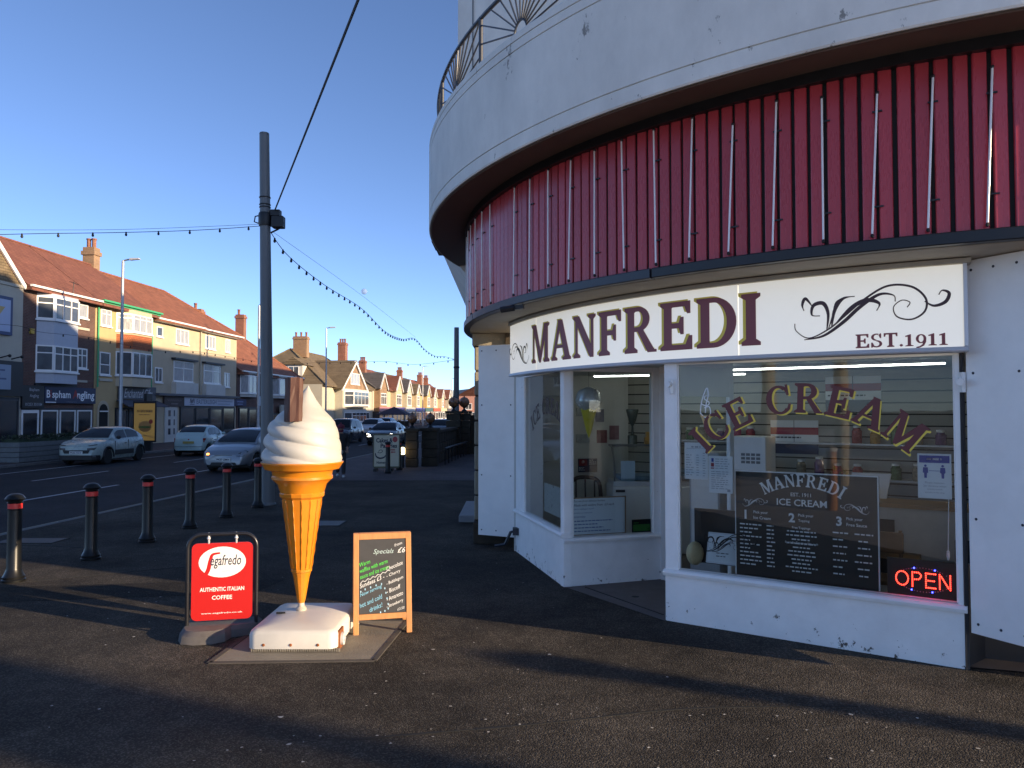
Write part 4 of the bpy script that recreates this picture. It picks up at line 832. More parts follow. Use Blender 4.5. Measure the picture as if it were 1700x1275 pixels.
prof = [(.030,zz(1000)),(.040,zz(993)),(.074,zz(957)),(.086,zz(949)),(.095,zz(947.5)),(.095,zz(944)),(.090,zz(943)),(.178,zz(827)),(.202,zz(823)),(.207,zz(818)),(.199,zz(816))]
m = MB(); m.lathe(prof, 14); lower = m.build('cone', OR, cone)
lerp_ = lambda a_, b_, t_: a_+(b_-a_)*t_
m = MB()
for j in range(14):
    a = 2*pi*j/14; m.tube([((lerp_(.092,.180,q/12)+.004*(q%2))*cos(a+.03*(q%2)),(lerp_(.092,.180,q/12)+.004*(q%2))*sin(a+.03*(q%2)),zz(943)+(zz(828)-zz(943))*q/12) for q in range(13)],.0034,4)
m.build('waffle_rib', OR, lower)
m = MB(); m.lathe([(.198,zz(817)),(.222,zz(803)),(.262,zz(796)),(.276,zz(794)),(.276,zz(790)),(.268,zz(788)),(.275,zz(782)),(.282,zz(780.5)),(.335,zz(778)),(.362,zz(770)),(.372,zz(768)),(.372,zz(766)),(.345,zz(766.5))], 40); m.build('cup', OR, cone, smooth=35)
# swirl
m = MB(); NU, NV = 96, 90; vs = []; fs = []
z0s, z1s = zz(767), zz(640)
hp = [(0,.352),(.05,.36),(.14,.352),(.24,.345),(.34,.330),(.44,.312),(.52,.29),(.58,.255),(.64,.21),(.70,.165),(.76,.125),(.84,.08),(.91,.045),(.97,.016),(1,.004)]
def prf(u):
    for (a, ra), (b, rb) in zip(hp, hp[1:]):
        if u <= b: return ra+(rb-ra)*(u-a)/(b-a)
    return .004
for i in range(NV+1):
    u = i/NV; z = z0s+(z1s-z0s)*u
    for j in range(NU):
        a = 2*pi*j/NU; ph = 3*a/(2*pi)+u*4.6*(1+.25*u)+.42
        rid = abs(sin(pi*(ph % 1.0)))**.62
        side = (.5+.5*cos(a-R(195)))**1.4                  # the folds stand deeper on one flank of the casting
        amp = (.022+.10*side)*(.75+.5*sin(2*a+5*u)**2)*(1-u**2.2)*min(1, .25+u*9)
        r_ = prf(u)*(1-amp+amp*rid*1.25)
        lean = .10*max(0,u-.5)**1.2
        vs.append((r_*cos(a)+lean, r_*sin(a)+.3*lean, z))
for i in range(NV): fs += [(i*NU+j, i*NU+(j+1)%NU, (i+1)*NU+(j+1)%NU, (i+1)*NU+j) for j in range(NU)]
fs.append(tuple(NV*NU+j for j in range(NU))); m.add(vs, fs); m.build('ice_cream_swirl', CREAM, cone, smooth=80)
m = MB(); n = 26; vs = []; fs = []; rnd = random.Random(8); ridge = [rnd.uniform(.86,1.08) for _ in range(n)]
axis0 = Vector((-.012,-.285,zz(699))); axis1 = Vector((-.016,-.255,zz(629)))
for i in range(7):
    p = axis0.lerp(axis1, i/6)
    for j in range(n):
        a = 2*pi*j/n; r_ = .076*ridge[j]*(1+.04*rnd.uniform(-1,1)); vs.append((p.x+r_*cos(a), p.y+r_*.85*sin(a), p.z+.006*rnd.uniform(-1,1)))
for i in range(6): fs += [(i*n+j, i*n+(j+1)%n, (i+1)*n+(j+1)%n, (i+1)*n+j) for j in range(n)]
fs += [tuple(range(n))[::-1], tuple(6*n+j for j in range(n))]; m.add(vs, fs)
m.build('chocolate_flake', mat('flake_brown', (.075,.028,.017), .65, var=.2, vscale=9, stretch=(1,1,.2)), cone)

# ------------------------------------------------------------------ swinging coffee sign
cs_ = thing('coffee_sign', 'red swinging pavement sign for Italian coffee in dark tube frame', 'pavement sign', (-2.66, 7.16, 0))
cs_.rotation_euler.z = R(13)
m = MB(); path = [(-.30,0,.10),(-.30,0,.80)]+[(-.30+.12*(1-cos(R(g))), 0, .80+.12*sin(R(g))) for g in range(15,91,15)]+[(.30-.12*(1-cos(R(g))), 0, .80+.12*sin(R(g))) for g in range(90,-1,-15)]+[(.30,0,.10)]
m.tube(path, .017, 10); m.build('tube_frame', mat('dark_tube', (.035,.035,.04), .3, metal=.6), cs_, smooth=50)
m = MB(); pts = []
for cx_, cz_, a0 in ((.215,.79,0),(-.215,.79,90),(-.215,.19,180),(.215,.19,270)): pts += [(cx_+.05*cos(R(a0+g)), -.006, cz_+.05*sin(R(a0+g))) for g in (0,18,36,54,72,90)]
m.prism(pts, (0,.012,0)); panel = m.build('panel', mat('sign_red', (.47,.013,.010), .35), cs_)
f = Flat(lambda u,v,l=0: (u, -.0072-l, v))
f0 = Flat(lambda u,v,l=0: (u, -.0072-l, v)); f0.disc(0, .665, .205, 36, 0, 0, .14); f0.done('logo_oval', mat('logo_white', (.80,.78,.74), .4), panel, world=False)
f.strip(bez2([(-.19,.553),(-.15,.553),(-.122,.60),(-.105,.68),(-.085,.735),(-.02,.748)],5), [.016+.020*sin(pi*min(1,.15+i/28)) for i in range(26)], 0, .0006)
f.text('egafredo', -.105, .605, w=.27, h=.125, mi=2, lift=.0008, shear=.18, bold=.012); f.text('ZANETTI', .03, .575, h=.012, align='C', mi=3, lift=.0008)
f.text('AUTHENTIC ITALIAN', 0, .40, w=.385, h=.038, align='C', mi=1, bold=.02); f.text('COFFEE', 0, .325, h=.038, align='C', mi=1, bold=.02); f.text('www.segafredo.co.uk', 0, .193, w=.36, h=.018, align='C', mi=1, bold=.01)
f.done('lettering', [MATS['sign_red'], mat('logo_white', (.80,.78,.74), .4), INK, mat('print_grey2', (.5,.5,.5), .5)], panel, world=False)
for x in (-.12,.12): m = MB(); m.tube([(x,0,.935),(x,-.01,.88),(x,.0,.835)], .009, 6); m.ball((x,-.01,.885), .017, 8, 5); m.build('hanging_clip', TRIM, cs_, smooth=50)
m = MB(); pts = [(-.34+.20*(1-cos(R(g)))*.35, -.30+.10*(1-sin(R(g))), 0) for g in (0,30,60,90)]
pl = [(-.34,.28),(-.34,-.17),(-.31,-.25),(-.22,-.30),(.05,-.31),(.12,-.27),(.02,-.14),(.02,.12),(.12,.28)]
pl = [(-.345,.22),(-.35,-.12),(-.31,-.24),(-.20,-.30),(-.04,-.30),(.06,-.24),(.10,-.12),(.28,-.07),(.345,-.02),(.345,.22)]
vs = [(x,y,0.004) for x,y in pl]+[(x*.97,y*.96,.07) for x,y in pl]+[(x*.88,y*.82+.01,.105) for x,y in pl]; n = len(pl)
m.add(vs, [tuple(range(n))[::-1], tuple(range(2*n,3*n))]+[(i,(i+1)%n,(i+1)%n+n,i+n) for i in range(n)]+[(i+n,(i+1)%n+n,(i+1)%n+2*n,i+2*n) for i in range(n)])
m.build('rubber_base', RUBBER, cs_, smooth=30)

# ------------------------------------------------------------------ chalkboard A-board
ab = thing('chalkboard_sign', 'wooden framed chalk A-board with Specials handwriting beside the giant cone base', 'A-board', (-1.19, 7.2, 0), R(13))
WOOD = mat('pine_frame', (.52,.23,.075), .55, var=.16, vscale=5, stretch=(6,6,.6), bump=.1)
def abp(u, v, l=0, back=0):
    y = (.0+.155*v/.9) if not back else (.44-.24*v/.9)
    return (u, y-(l if not back else -l), v)
FW, FH = .535, .90
def abar(name, u0, u1, v0, v1, back=0, mt=WOOD, d=.028):
    m = MB(); c = [abp(u,v,l,back) for v in (v0,v1) for u,l in ((u0,d/2),(u1,d/2),(u1,-d/2),(u0,-d/2))]
    m.add(c, [(3,2,1,0),(4,5,6,7),(0,1,5,4),(1,2,6,5),(2,3,7,6),(3,0,4,7)]); return m.build(name, mt, ab, bevel=.003)
for bk in (0,1):
    abar('stile', -FW/2, -FW/2+.05, .0, FH, bk); abar('stile', FW/2-.05, FW/2, 0, FH, bk)
    abar('top_rail', -FW/2+.0505, FW/2-.0505, FH-.055, FH, bk); abar('lower_rail', -FW/2+.0505, FW/2-.0505, .13, .18, bk)
bd = abar('blackboard', -FW/2+.051, FW/2-.051, .181, FH-.056, 0, CHALK, .012); abar('back_board', -FW/2+.051, FW/2-.051, .181, FH-.056, 1, CHALK, .012)
f = Flat(lambda u,v,l=0: abp(u, v, l+.0078))
TL = R(26)
f.text('from', .115, .77, w=.075, mi=0, shear=.3, rot=R(18)); f.text('£6', .14, .715, h=.05, mi=0, shear=.3, bold=.006); f.text('Specials', -.085, .70, w=.19, h=.055, mi=3, shear=.35)
for s_, x, y, w in (('Warm', -.205,.60,.10), ('waffles with warm', -.205,.545,.27), ('sauce and ice cream', -.205,.49,.28)): f.text(s_, x, y, w=w, h=.036, mi=1, shear=.35, rot=R(18), bold=.004)
f.strip([(-.205+.023*i, .458+.0085*i+(.009 if i%2 else -.006)) for i in range(13)], .005, 0)
f.text('Sundaes £3 -', -.205, .408, w=.24, h=.038, mi=0, shear=.35, rot=R(20), bold=.004)
for s_, x, y, w in (('Now serving', -.20,.325,.215), ('hot and cold', -.205,.235,.225), ('drinks!', -.115,.195,.13)): f.text(s_, x, y, w=w, h=.040, mi=2, shear=.35, rot=R(21), bold=.003)
for i, (s_, w) in enumerate((('Chocolate', .16), ('- Cherry', .14), ('- Bubblegum', .165), ('- Biscoff', .14), ('- Amaretto', .16), ('- Strawberry', .165))): f.text(s_, .042, .555-.068*i, w=w, h=.036, mi=0, shear=.35, rot=R(20), bold=.003)
f.text('£3.50', .135, .196, w=.07, mi=0, shear=.3, rot=R(14))
rnd = random.Random(6)
for x, y in ((-.20,.38),(-.16,.40),(-.11,.415),(-.06,.43),(-.01,.44),(.02,.40),(.03,.36),(.04,.31),(.05,.26),(.05,.22),(.02,.20),(-.02,.19)): f.disc(x, y, .006, 8, 4, .0002, .010)
f.done('handwriting', [mat('chalk_white', (.72,.72,.70), .8), mat('chalk_green', (.10,.62,.08), .8), mat('chalk_blue', (.22,.50,.66), .8), mat('chalk_pale', (.45,.58,.56), .8), mat('chalk_sky', (.35,.55,.68), .8)], bd, world=False)

# ------------------------------------------------------------------ bollards
BOLM = mat('bollard_black', (.009,.0095,.010), .34, metal=.3, var=.2, vscale=3)
BAND = mat('bollard_band', (.62,.035,.03), .4)
bol = thing('bollard', None, 'bollard', (0,0,0), 0, 'bollards along the kerb')
m = MB(); m.lathe([(.128,0),(.130,.025),(.118,.035),(.122,.06),(.112,.075),(.092,.12),(.086,.14),(.080,.16),(.074,.855),(.084,.862),(.084,.872)], 28); m.build('shaft', BOLM, bol, smooth=30)
m = MB(); m.lathe([(.077,.873),(.079,.875),(.079,.935),(.077,.937)], 28); m.build('red_band', BAND, bol, smooth=30)
m = MB(); m.lathe([(.084,.937),(.088,.945),(.080,.955),(.082,.965),(.108,.978),(.113,.99),(.106,1.0),(.085,1.03),(.05,1.05),(.001,1.055)], 28); m.build('cap', BOLM, bol, smooth=30)
spots = [((-6.01,9.40),'sunlit black bollard nearest the camera with bright red band'), ((-5.83,10.78),'second bollard from the sunlit one, black in full shade'), ((-5.72,12.20),'third bollard from the sunlit one, in shade above the coffee sign side'), ((-5.64,13.61),'fourth bollard from the sunlit one, standing just left of the coffee sign top'),
         ((-5.51,15.0),'fifth bollard from the sunlit one, in front of the silver hatchback'), ((-5.40,16.5),'sixth bollard from the sunlit one, beside the tall grey pole')]
for i, ((x, y), lb) in enumerate(spots):
    o = bol if i == 0 else copy_tree(bol); o.location = (x, y, 0); o['label'] = lb
for (x, y), lb in (((-4.08,25.5),'far bollard with glowing orange band before the cakes sign'), ((-3.93,27.0),'far bollard with glowing orange band beside the stone pillar')):
    o = copy_tree(bol); o.location = (x, y, 0); o['label'] = lb; o['group'] = 'bollards by the stone pillars'

# ------------------------------------------------------------------ poles, lamp posts, festoon wires
pole = thing('tall_pole', 'tall thick grey tapered pole with a black junction box and festoon wires', 'pole', (-5.34, 17.0, 0))
P0, P1 = Vector((0,0,0)), Vector((-.17,0,8.22))
at = lambda z: P0.lerp(P1, z/8.22)
m = MB(); m.tube([at(z) for z in (0,2,4,6,8.2)], [.145,.135,.125,.115,.105], 20); m.build('shaft', STEEL, pole, smooth=40)
m = MB(); m.lathe([(.108,8.2),(.10,8.23),(.001,8.24)], 16, (-.17,0,0)); m.build('cap', STEEL, pole, smooth=40)
for z in (6.78, 6.62, 6.56, 6.40): m = MB(); p = at(z); m.lathe([(.122,-.012),(.128,0),(.122,.012)], 20, p); m.build('strap', BLACKM, pole, smooth=40)
m = MB(); p = at(6.3); m.lathe([(.13,-.16),(.145,-.1),(.145,.1),(.13,.14)], 16, p); m.build('clamp_collar', BLACKM, pole, smooth=40)
m = MB(); m.box(p.x+.13,p.x+.34,-.08,.1,6.36,6.50); m.build('junction_box', BLACKM, pole, bevel=.012); m = MB(); m.box(p.x+.16,p.x+.42,-.10,.12,6.10,6.359); m.build('transformer_box', BLACKM, pole, bevel=.02); m = MB(); m.tube([(p.x+.14,0,6.0),(p.x+.30,0,6.08),(p.x+.42,0,6.22)], .02, 6); m.build('box_bracket', BLACKM, pole); m = MB(); m.tube([(p.x-.13,0,6.2),(p.x-.24,0,6.24),(p.x-.22,0,6.36),(p.x-.13,0,6.38)], .015, 6); m.build('cable_loop', BLACKM, pole)
m = MB(); m.lathe([(.17,0),(.17,.03),(.15,.05)], 16); m.build('foot_collar', STEEL, pole)
fp = thing('far_pole', 'far slim grey pole rising behind the stone wall lanterns', 'pole', (-3.45, 48, 0))
m = MB(); m.tube([(0,0,0),(0,0,7.25)], [.19,.15], 14); m.build('shaft', STEEL, fp, smooth=40); m = MB(); m.lathe([(.17,4.7),(.19,4.72),(.19,4.8),(.17,4.82)], 14); m.build('collar', BLACKM, fp)
WIRE = mat('black_cable', (.01,.011,.014), .6)
def wire(name, label, pts, r, bulbs=0, n=24, sag=None, jitter=0, bulb=.05):
    P = bez(pts, n) if len(pts) > 2 else [Vector(pts[0]).lerp(Vector(pts[1]), i/n)-Vector((0,0,4*(sag or 0)*(i/n)*(1-i/n))) for i in range(n+1)]
    t = thing(name, label, 'wire' if not bulbs else 'festoon lights', P[0])
    m = MB(); m.tube(P, r, 5); wb(m, 'cable', WIRE, t)
    if bulbs:
        L = [0]
        for a, b in zip(P, P[1:]): L.append(L[-1]+(b-a).length)
        for i in range(bulbs):
            d = L[-1]*(i+.5)/bulbs; k = max(j for j in range(len(P)-1) if L[j] <= d); q = P[k].lerp(P[k+1], (d-L[k])/(L[k+1]-L[k]))
            b = MB(); b.lathe([(r*1.6,.012),(bulb*.6,0),(bulb*.6,-bulb*.9),(bulb*.85,-bulb*1.3),(bulb*.9,-bulb*2),(bulb*.5,-bulb*2.7)], 8, q); wb(b, 'bulb', WIRE, t, smooth=40)
    return t
def ray(px, py, y): 
    v = 637.5-py; ry = 1283.22-v*.0349; return ((px-850)/ry*y, y, 2.05+(44.81+v*.99939)/ry*y)
wire('festoon_string', 'string of small black festoon bulbs from the tall pole sagging to the far pole', [ray(449,385,17.1),ray(480,426,18.6),ray(540,474,22),ray(600,512,26.5),ray(640,551,31),ray(668,563,36),ray(688,562,39),ray(705,580,42),ray(722,591,44.5),ray(738,592,46.5),ray(756,597,48)], .009, 46, 8, bulb=.036)
wire('festoon_string', 'festoon bulbs strung across the road from the left edge to the tall pole', [ray(-60,391,14.0),ray(60,388,14.7),ray(200,386,15.6),ray(330,382,16.3),ray(436,375,16.95)], .007, 9, 8, bulb=.028)
wire('carrier_wire', 'thin straight carrier wire above the sagging festoon bulbs', [ray(452,384,17.1), ray(600,490,26.5), ray(690,560,39)], .004, 0, 8)
wire('carrier_wire', 'thin wire above the festoon bulbs that cross the road', [ray(-60,381,14.0), ray(200,381,15.6), ray(436,372,16.95)], .004, 0, 8)
wire('festoon_string', 'faint far string of bulbs crossing the road beyond the gabled house', [ray(478,604,62),ray(530,602,60),ray(600,601,56),ray(640,600,54),ray(690,605,51),ray(756,597,48)], .010, 14, 8, bulb=.045)
wire('festoon_string', 'string of bulbs in front of the brick and white facades at the left', [ray(-40,536,33),ray(30,541,33.5),ray(66,551,34),ray(115,556,34.5),ray(160,562,36),ray(260,582,40),ray(330,584,44),ray(424,600,52)], .008, 16, 8, bulb=.04)
wire('span_cable', 'black cable running up from the tall pole out of the top of the picture', [(-5.26,17.0,6.49), (-1.62,8,6.38), (2.1,-1.2,6.3)], .016, 0, 12)

def lamp_post(s, t, h, label, arm=1.0, r=.075):
    o = thing('street_lamp', label, 'street lamp', SW(s,t), -AL, 'street lamps')
    MB().tube([(0,0,0),(0,0,.9),(0,0,1.1),(0,0,h)], [r*1.5,r*1.5,r,r*.75], 10).build('column', GALV, o, smooth=40)
    MB().tube([(0,0,h),(arm*.25,0,h+.05),(arm*.5,0,h+.07)], r*.5, 8).build('arm', GALV, o, smooth=40)
    m = MB(); m.add([(arm*.45,-.12,h+.02),(arm*1.15,-.1,h+.06),(arm*1.15,.1,h+.06),(arm*.45,.12,h+.02),(arm*.5,-.09,h+.13),(arm*1.1,-.07,h+.13),(arm*1.1,.07,h+.13),(arm*.5,.09,h+.13)],[(3,2,1,0),(4,5,6,7),(0,1,5,4),(1,2,6,5),(2,3,7,6),(3,0,4,7)]); m.build('lantern', TRIM, o, bevel=.02); return o
lamp_post(-21.7, 36.2, 9.4, 'tall street lamp in front of the yellow and cream facade with green gutter', .75, .085)
lamp_post(-21.7, 53.0, 9.5, 'street lamp beside the brick house with orange roof, just left of the tall pole', .3, .10)
lamp_post(-20.5, 64.5, 9.1, 'slim street lamp before the grey roofed house with dormer', .7, .075)
lamp_post(-20.0, 106, 8.2, 'distant street lamp before the cream gables', .7, .075)
lamp_post(-19.5, 130, 7.5, 'farthest street lamp at the end of the terrace', .7, .075)

# ------------------------------------------------------------------ houses across the road
TILE_R = mat_tiles('red_roof_tiles', (.235,.092,.060), (.19,.070,.048), .13, .30, .5, .012, bump=.7, ax='yz')
TILE_O = mat_tiles('orange_roof_tiles', (.29,.112,.062), (.24,.088,.05), .13, .30, .5, .012, bump=.7, ax='yz')
TILE_B = mat_tiles('brown_roof_tiles', (.20,.15,.09), (.16,.12,.07), .13, .30, .5, .012, bump=.7, ax='yz')
TILE_G = mat_tiles('grey_roof_slates', (.11,.10,.10), (.085,.08,.08), .13, .30, .5, .012, bump=.7, ax='yz')
BRICKD = mat_tiles('dark_brick', (.135,.058,.043), (.10,.045,.036), .075, .225, .5, .012, (.13,.10,.085), .4, 'wrap')
BRICKR = mat_tiles('red_brick', (.30,.10,.055), (.25,.085,.05), .075, .225, .5, .012, (.22,.17,.13), .4, 'wrap')
BRICKY = mat_tiles('buff_brick', (.34,.20,.10), (.28,.16,.085), .075, .225, .5, .012, (.25,.2,.15), .4, 'wrap')
CREAMR = mat('cream_render', (.49,.41,.29), .85, var=.08, vscale=1.2, bump=.15, bscale=30)
YELLR = mat('yellow_render', (.48,.35,.18), .85, var=.08, vscale=1.2, bump=.15, bscale=30)
PALER = mat('pale_render', (.46,.43,.35), .85, var=.08, vscale=1.2, bump=.15, bscale=30)
WHITER = mat('white_render', (.55,.54,.50), .8, var=.08, vscale=1.2, bump=.1)
GREENT = mat('green_trim', (.05,.36,.17), .5, var=.05)
BLUEP = mat('blue_white_panel', (.42,.45,.52), .5, var=.05)
TERRA = mat_tiles('hung_tiles', (.42,.13,.05), (.36,.11,.045), .10, .16, .5, .012, bump=.6, ax='wrap')
SHOPDK = mat('shopfront_dark', (.022,.024,.03), .5, var=.2)
SHOPGL = mat('shop_glass_dark', (.018,.022,.026), .05, spec=1, var=.6, vscale=.7)
class House:
    def __init__(h, name, label, t0, L, S=-26.3, cat='house', group=None):
        h.root = thing(name, label, cat, SW(S, t0), -AL, group); h.L = L
    def p(h, mb, name, mt, parent=None, **k): return mb.build(name, mt, parent or h.root, **k)
    def body(h, z, depth, mt, L0=0, L1=None, x1=0, name='wall'):
        return h.p(MB().box(-depth, x1, L0, h.L if L1 is None else L1, 0, z), name, mt)
    def roof(h, ze, zr, depth, mt, y0=None, y1=None, hip0=0, hip1=0, over=.35, x1=0, ridge=None, name='roof'):
        y0 = 0 if y0 is None else y0; y1 = h.L if y1 is None else y1; xr = -depth/2 if ridge is None else ridge
        sl = (zr-ze)/(x1-xr); a = [(x1+over, y0, ze-over*sl), (x1+over, y1, ze-over*sl), (-depth-over, y1, ze-over*sl), (-depth-over, y0, ze-over*sl), (xr, y0+hip0, zr), (xr, y1-hip1, zr)]
        th = Vector((0,0,.14)); m = MB(); v = [Vector(q) for q in a]; v2 = [q+th for q in v]
        m.add(v+v2, [(0,1,5,4)[::-1],(2,3,4,5)[::-1],(6,7,11,10),(8,9,10,11),(0,1,7,6),(2,3,9,8),(0,4,3),(6,9,10),(1,2,5),(7,11,8),(0,6,10,4),(3,4,10,9),(1,5,11,7),(2,8,11,5)])
        r_ = h.p(m, name, mt)
        rd = MB()
        for (p, q) in ((v2[4], v2[5]),)+(((v2[4],v2[0]),(v2[4],v2[3])) if hip0 else ())+(((v2[5],v2[1]),(v2[5],v2[2])) if hip1 else ()): rd.tube([p, q], .10, 6)
        rd.build('ridge_tiles', mt, r_); return r_
    def gutter(h, z, y0, y1, mt, x=.36):
        m = MB(); m.box(x-.05, x+.09, y0, y1, z-.10, z); m.box(.004, x-.06, y0+.01, y1-.01, z-.20, z-.06); return h.p(m, 'gutter', mt)
    def chimney(h, x, y, z0, z1, mt, w=.9, d=.6, pots=2, potm=None):
        m = MB(); m.box(x-w/2,x+w/2,y-d/2,y+d/2,z0,z1); m.box(x-w/2-.07,x+w/2+.07,y-d/2-.07,y+d/2+.07,z1-.35,z1-.15)
        c = h.p(m, 'chimney', mt)
        for i in range(pots): MB().lathe([(.11,0),(.12,.4),(.14,.42),(.14,.5)], 8, (x-w/2+.2+(w-.4)*i/max(1,pots-1), y, z1)).build('chimney_pot', potm or TILE_O, c)
    def win(h, a, b, z0, z1, cols=2, tr=.3, fm=WHITECLEAN, gm=None, sill=True, parent=None, fw=.07):
        """frame and panes between plan points a and b; outside is to the right of a->b turned"""
        A_, B_ = Vector((*a,0)), Vector((*b,0)); d = (B_-A_); W = d.length; d.normalize(); n = Vector((d.y,-d.x,0))
        mp = lambda u, v, l=0: tuple(A_+d*u+n*l+Vector((0,0,v)))
        m = MB(); g = MB()
        bars = [(0,fw,z0,z1),(W-fw,W,z0,z1),(fw,W-fw,z0,z0+fw),(fw,W-fw,z1-fw,z1)]
        for i in range(1, cols): u = fw/2+(W-fw)*i/cols; bars.append((u-fw/2+fw*.2,u+fw/2,z0+fw,z1-fw))
        if tr: v = z1-(z1-z0)*tr; bars.append((fw,W-fw,v-fw*.4,v+fw*.4))
        for i, (u0,u1,v0,v1) in enumerate(bars): pbox(m, mp, u0, u1, v0, v1, .004, .055+.002*(i%3))
        if sill: pbox(m, mp, -.05, W+.05, z0-.08, z0-.002, .003, .11)
        o = m.build('window', fm, parent or h.root)
        pbox(g, mp, .02, W-.02, z0+.02, z1-.02, .003, .024); g.build('pane', gm or HOUSEGLASS, o); return o
    def face(h, y0, y1, z0, z1, cols=2, tr=.3, x=0, **k): return h.win((x,y0),(x,y1) , z0, z1, cols, tr, **k)
    def bay(h, y0, y1, z0, z1, proj, mt, splay=.55, x=0):
        q = [(x-.02,y0),(x+proj,y0+splay),(x+proj,y1-splay),(x-.02,y1)]
        return h.p(MB().prism([(a,b,z0) for a,b in q], (0,0,z1-z0)), 'bay', mt), q
    def shopfront(h, y0, y1, zt, mt=SHOPDK, cols=3, frame=WHITECLEAN, door=None, x=.03):
        o = h.p(MB().box(.003, x, y0, y1, 0, zt), 'shopfront', mt)
        w = (y1-y0)/cols
        for i in range(cols):
            if door == i:
                m = MB(); m.box(x+.002,x+.05,y0+i*w+.1,y0+i*w+.2,.02,zt-.1); m.box(x+.002,x+.05,y0+(i+1)*w-.2,y0+(i+1)*w-.1,.02,zt-.1); m.box(x+.002,x+.05,y0+i*w+.2,y0+(i+1)*w-.2,zt-.25,zt-.1); m.box(x+.002,x+.03,y0+i*w+.2,y0+(i+1)*w-.2,.02,zt-.25,1)
                m.build('shop_door', [frame, SHOPGL], o)
            else: h.win((x,y0+i*w+.08),(x,y0+(i+1)*w-.08), .55, zt-.1, 1, 0, frame, SHOPGL, parent=o)
        return o
    def fascia(h, y0, y1, z0, z1, mt, draw=None, x=.05, th=.12, mats=None, name='sign_board'):
        o = h.p(MB().box(x, x+th, y0, y1, z0, z1), name, mt)
        if draw:
            f = Flat(lambda u,v,l=0: (x+th+.006+l, u, v)); draw(f); f.mb.build('sign_lettering', mats or [MENUWHITE], o, fix=False)
        return o

# brick house with bay over the angling shop
h = House('brick_shop_house', 'dark brick house with white bay windows and red roof over the angling shop', 35.5, 5.75)
h.body(8.1, 8, BRICKD); h.roof(8.25, 11.2, 8, TILE_R, over=.45); h.gutter(8.2, 0, 5.75, WHITECLEAN, .42)
o, q = h.bay(1.0, 4.0, 3.45, 7.95, .55, BLUEP)
for z0, z1 in ((4.05,5.35),(6.65,7.8)): h.win(q[0], q[1], z0, z1, 1, .3); h.win(q[1], q[2], z0, z1, 3, .32); h.win(q[2], q[3], z0, z1, 1, .3)
h.face(4.15, 5.05, 7.1, 7.85, 1, 0, gm=CURTAIN); h.face(4.15, 5.05, 4.35, 5.45, 2, .35)
h.p(MB().box(.004,.06,3.98,5.2,6.45,6.58), 'ledge', PALER); h.p(MB().box(.004,.05,4.0,5.1,3.6,3.72), 'ledge', PALER); h.p(MB().box(.004,.1,.5,.75,5.85,6.1), 'alarm_box', mat('alarm_yellow', (.55,.36,.06), .5))
h.p(MB().tube([(.6,2.9,8.2),(.6,2.95,8.8)], .02, 6).tube([(.6,2.6,8.75),(.6,3.4,8.7)], .015, 6), 'tv_aerial', BLACKM)
h.fascia(1.5, 5.68, 2.45, 3.3, mat('angling_blue', (.018,.028,.075), .5), lambda f: (f.text('B', 1.62, 2.72, h=.40, bold=.02), f.text('i', 1.90, 2.72, h=.40, mi=1, bold=.02), f.text('spham', 2.05, 2.60, w=1.45, h=.50, bold=.02), f.text('A', 3.68, 2.70, h=.46, mi=1, bold=.03), f.text('ngling', 4.05, 2.58, w=1.5, h=.54, bold=.02), f.text('www.bisphamangling.co.uk', 3.6, 2.49, h=.07, align='C', mi=2), f.rect(1.55,2.35,2.47,2.52,0)), mats=[MENUWHITE, mat('angling_red', (.30,.025,.02), .5), mat('angling_grey', (.25,.26,.3), .5)])
h.fascia(-.1, 1.45, 2.2, 3.3, BOARDBLACK, lambda f: (f.text('Bispham', .72, 2.98, h=.2, align='C', bold=.01), f.text('Angling', .72, 2.68, h=.2, align='C', bold=.01), f.text('01253 350184', .7, 2.3, w=1.2, align='C', bold=.01)), mats=[mat('dim_white', (.38,.39,.42), .5)])
h.shopfront(-.1, 5.6, 2.2, SHOPDK, 4, WHITECLEAN, 0)
h.p(MB().box(.004,.12,.9,4.1,3.32,3.44), 'cornice', SHOPDK)
# yellow house with green gutter over the gift shop
h = House('yellow_bay_house', 'yellow rendered house with green gutter, bay windows and orange hung tiles', 41.3, 5.85)
h.body(8.1, 8, YELLR); h.roof(8.25, 11.2, 8, TILE_R, over=.45, y0=.01); h.gutter(8.3, .02, 6.3, GREENT, .42)
o, q = h.bay(2.0, 5.5, 3.5, 8.05, .6, CREAMR, .7)
h.p(MB().prism([(a*1.02+.012 if a > 0 else a, b, 5.72) for a,b in q], (0,0,.85)), 'hung_tile_band', TERRA)
for z0, z1, gm in ((4.15,5.55,None),(6.75,7.8,CURTAIN)): h.win(q[0], q[1], z0, z1, 1, .25 if gm else 0, gm=gm); h.win(q[1], q[2], z0, z1, 3, .25 if gm else 0, gm=gm); h.win(q[2], q[3], z0, z1, 1, .3, gm=gm)
h.face(.45, 1.45, 6.9, 7.85, 2, .3, gm=CURTAIN); h.face(.4, 1.4, 4.1, 5.4, 1, .55)
for z0 in (6.6,): h.p(MB().box(.004,.08,.35,1.6,3.75,3.9), 'ledge', PALER)
for y in (.15, 5.75): h.p(MB().tube([(.1,y,8.1),(.1,y,3.4)], .05, 6), 'downpipe', GREENT)
ar = MB(); ar.prism([(.004,.25,0),(.004,1.35,0)]+[(.004,.8+.55*cos(R(g)),2.1+.55*sin(R(g))) for g in range(0,181,20)], (.06,0,0)); o = h.p(ar, 'arched_porch', CREAMR); ar = MB(); ar.prism([(.066,.4,0),(.066,1.2,0)]+[(.066,.8+.4*cos(R(g)),2.05+.4*sin(R(g))) for g in range(0,181,20)], (.012,0,0)); ar.build('arched_door', BLACK, o); MB().box(.079,.11,.4,1.2,2.0,2.07).build('door_transom', WHITECLEAN, o)
